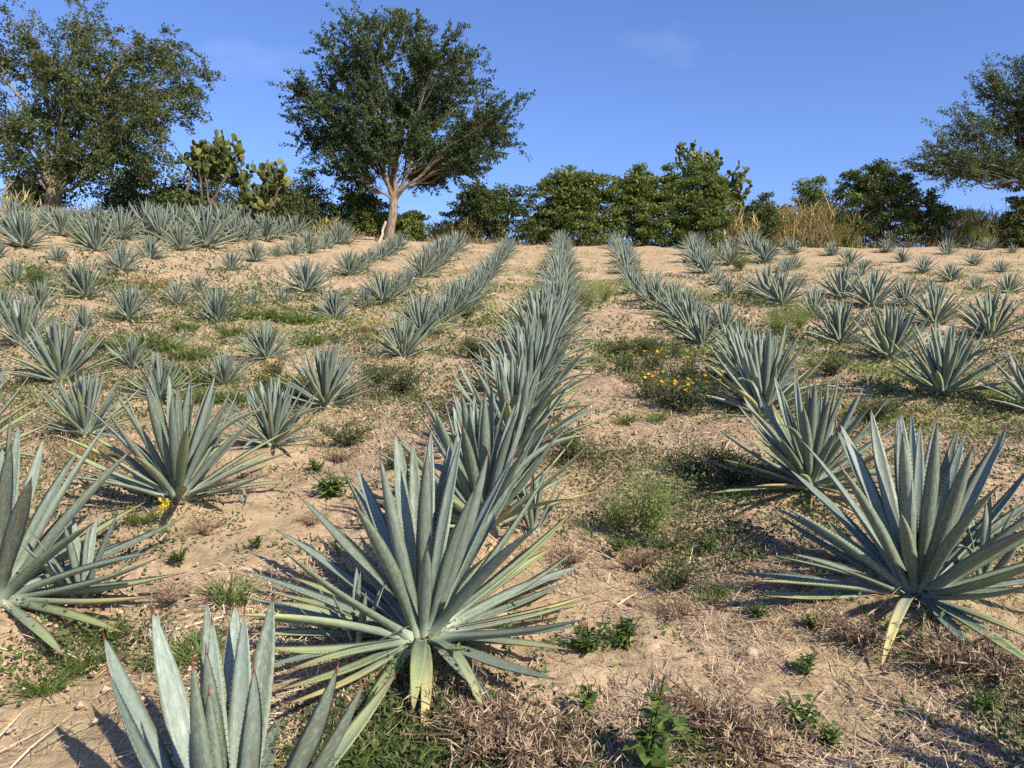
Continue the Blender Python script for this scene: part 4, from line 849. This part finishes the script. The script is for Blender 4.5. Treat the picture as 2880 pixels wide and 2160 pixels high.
def litter(name, n, seed, wfun, Lr, Wr, lift, mat, label, tone=None, ymax=2400):
    rng = np.random.default_rng(seed); x, y = screen_scatter(n, rng, ymax=ymax); k = rng.random(len(x)) < wfun(x, y) * (1 - .8 * bare_w(x, y)); x = x[k]; y = y[k]; n = len(x)
    z = gz(x, y) + rng.uniform(-.01, .022, n) * np.clip(y / 10, 1, 2); az = rng.uniform(0, 6.283, n)
    d = gnorm_tilt(np.stack([np.cos(az), np.sin(az), rng.normal(lift, .16, n)], -1), x, y)
    L2 = rng.uniform(*Lr, n) * rng.choice([.5, .8, 1, 1.6], n) * np.clip(y / 14, 1, 1.7); W2 = rng.uniform(*Wr, n) * np.clip(y / 5, 1, 5)
    tn = None if tone is None else tone(x, y)
    mb = MB(); blades(mb, np.stack([x, y, z], -1) - d * (L2 * .4)[:, None] * [1, 1, .6], d, L2, W2, rng.uniform(-.12, .35, n), rng, 2, 0, tn)
    return setprop(mb.build(name, mat, smooth=False), label, kind='stuff')
pn = lambda x, y, s, sd: fbm(x, y, s, sd)
band = lambda y: np.exp(-((np.log(y) - math.log(11.5)) / .62) ** 2)
litter('dry_straw', 150000, 51, lambda x, y: np.clip(.12 + 4.0 * (pn(x, y, 1.1, 4) - .47) + .5 * brown_w(x, y), .04, 1), (.05, .17), (.0025, .0055), .05, M_STRAW, 'dry straw and cut stalks strewn over the soil', lambda x, y: .62 + .3 * (pn(x, y, .5, 9) - .5) - .28 * brown_w(x, y))
litter('dead_stalks', 60000, 52, lambda x, y: np.clip(.05 + .18 * band(y) + 1.6 * (pn(x, y, 1.1, 14) - .5) + .9 * brown_w(x, y) + .3 * green_w(x, y), 0.02, 1), (.04, .13), (.0018, .004), .38, M_DEAD, 'brown dead weed stalks in patches over the slope')
litter('low_grass', 95000, 53, lambda x, y: np.clip((1.5 + 1.6 * band(y)) * (pn(x, y, .7, 24) - .56 + .17 * band(y)) + 1.0 * green_w(x, y) * pn(x, y, 2, 3) * 1.5, 0.0, 1), (.04, .12), (.0035, .0075), .65, M_GRASS, 'short green grass and weeds in patches over the slope')
litter('twigs', 2600, 54, lambda x, y: np.clip(.6 + .4 * brown_w(x, y), 0, 1), (.2, .45), (.005, .009), .04, M_STRAW, 'longer bleached twigs and stalks lying on the soil')
litter('dry_stubble', 70000, 55, lambda x, y: np.clip(.40 + 3.0 * (pn(x, y, .55, 64) - .44), .05, 1), (.06, .16), (.0026, .0048), .35, M_STRAW, 'short dry yellow stubble over the upper slope', None, 1250)
litter('dry_chaff', 40000, 56, lambda x, y: np.clip(.35 + 2.2 * (pn(x, y, .8, 74) - .45), .05, 1), (.05, .14), (.0022, .0042), .12, M_DEAD, 'brown chaff lying over the upper slope', None, 1250)
def undergrowth():
    rng = np.random.default_rng(81); n = 11000; u = rng.uniform(-.72, .72, n); Dc = np.polyval(PD, np.clip(u, -.85, .85)); y = Dc + .4 + 3.6 * rng.random(n) ** 1.3; x = u * y
    k = rng.random(n) < np.clip(.4 + 2.5 * (fbm(x, y, .5, 84) - .45), .1, 1); x = x[k]; y = y[k]; n = len(x)
    d = nrm(np.stack([rng.normal(0, .5, n), rng.normal(0, .5, n), np.ones(n)], -1)); mb = MB()
    blades(mb, np.stack([x, y, ground(x, y) - .03], -1), d, rng.uniform(.25, .9, n), rng.uniform(.015, .035, n), rng.uniform(.1, .6, n), rng, 4)
    setprop(mb.build('crest_undergrowth', M_DEAD, smooth=False), 'brown dry undergrowth along the foot of the bushes', kind='stuff')
undergrowth()
def ground_leaves(name, n, seed, wfun, size, mat, label, ymax=2400):
    rng = np.random.default_rng(seed); x, y = screen_scatter(n, rng, ymax=ymax); k = rng.random(len(x)) < wfun(x, y); x = x[k]; y = y[k]
    per = 9; X = np.repeat(x, per) + rng.normal(0, .045, len(x) * per) * np.clip(np.repeat(y, per) / 8, 1, 3); Y = np.repeat(y, per) + rng.normal(0, .045, len(x) * per) * np.clip(np.repeat(y, per) / 8, 1, 3)
    Z = gz(X, Y) + rng.uniform(0, .07, len(X)) * np.clip(Y / 8, 1, 2.2); mb = MB()
    leaf_cloud(mb, np.stack([X, Y, Z], -1), size * np.clip(Y / 7, 1, 2.6), rng, .5, .5)
    return setprop(mb.build(name, mat, smooth=False), label, kind='stuff')
ground_leaves('low_weeds', 44000, 61, lambda x, y: np.clip((1.3 + 1.8 * band(y)) * (pn(x, y, .8, 34) - .58 + .19 * band(y)) + .75 * green_w(x, y) * pn(x, y, 1.7, 5) * 1.4, 0, 1), .030, M_WEEDD, 'low dark green weeds spreading over the slope')
ground_leaves('creeping_weeds', 14000, 62, lambda x, y: np.clip(1.2 * (pn(x, y, .9, 44) - .62) + .5 * green_w(x, y) * pn(x, y, 1.9, 6), 0, 1), .034, M_WEED, 'small bright green creeping weeds')
ground_leaves('upper_slope_weeds', 24000, 63, lambda x, y: np.clip(.10 + 3.0 * (pn(x, y, .33, 94) - .50), .02, 1), .034, M_WEEDP, 'pale green weeds scattered over the upper slope', 1150)
ground_leaves('upper_slope_dark_weeds', 16000, 64, lambda x, y: np.clip(.06 + 3.0 * (pn(x, y, .4, 97) - .52), .01, 1), .034, M_WEEDD, 'dark weeds scattered over the upper slope', 1150)
def clods():
    rng = np.random.default_rng(71); x, y = screen_scatter(9000, rng, 720, 2400); n = len(x); k = rng.random(n) < np.clip(.3 + 2 * (pn(x, y, 1.5, 54) - .45), .05, 1); x = x[k]; y = y[k]; n = len(x)
    s = .006 + .016 * rng.random(n) ** 3 * np.clip(y / 4, 1, 2); U = np.array([(1, 0, 0), (0, 1, 0), (-1, 0, 0), (0, -1, 0), (0, 0, .8), (0, 0, -.8)])
    T = np.array([(0, 1, 4), (1, 2, 4), (2, 3, 4), (3, 0, 4), (1, 0, 5), (2, 1, 5), (3, 2, 5), (0, 3, 5)])
    V = np.stack([x, y, gz(x, y) + s * .2], -1)[:, None, :] + U[None] * s[:, None, None] * rng.uniform(.6, 1.4, (n, 6, 1))
    mb = MB(); mb.add(V.reshape(-1, 3), (np.arange(n)[:, None, None] * 6 + T[None]).reshape(-1, 3)); setprop(mb.build('soil_clods', M_CLOD, smooth=False), 'crumbs and clods of dry soil', kind='stuff')
clods()
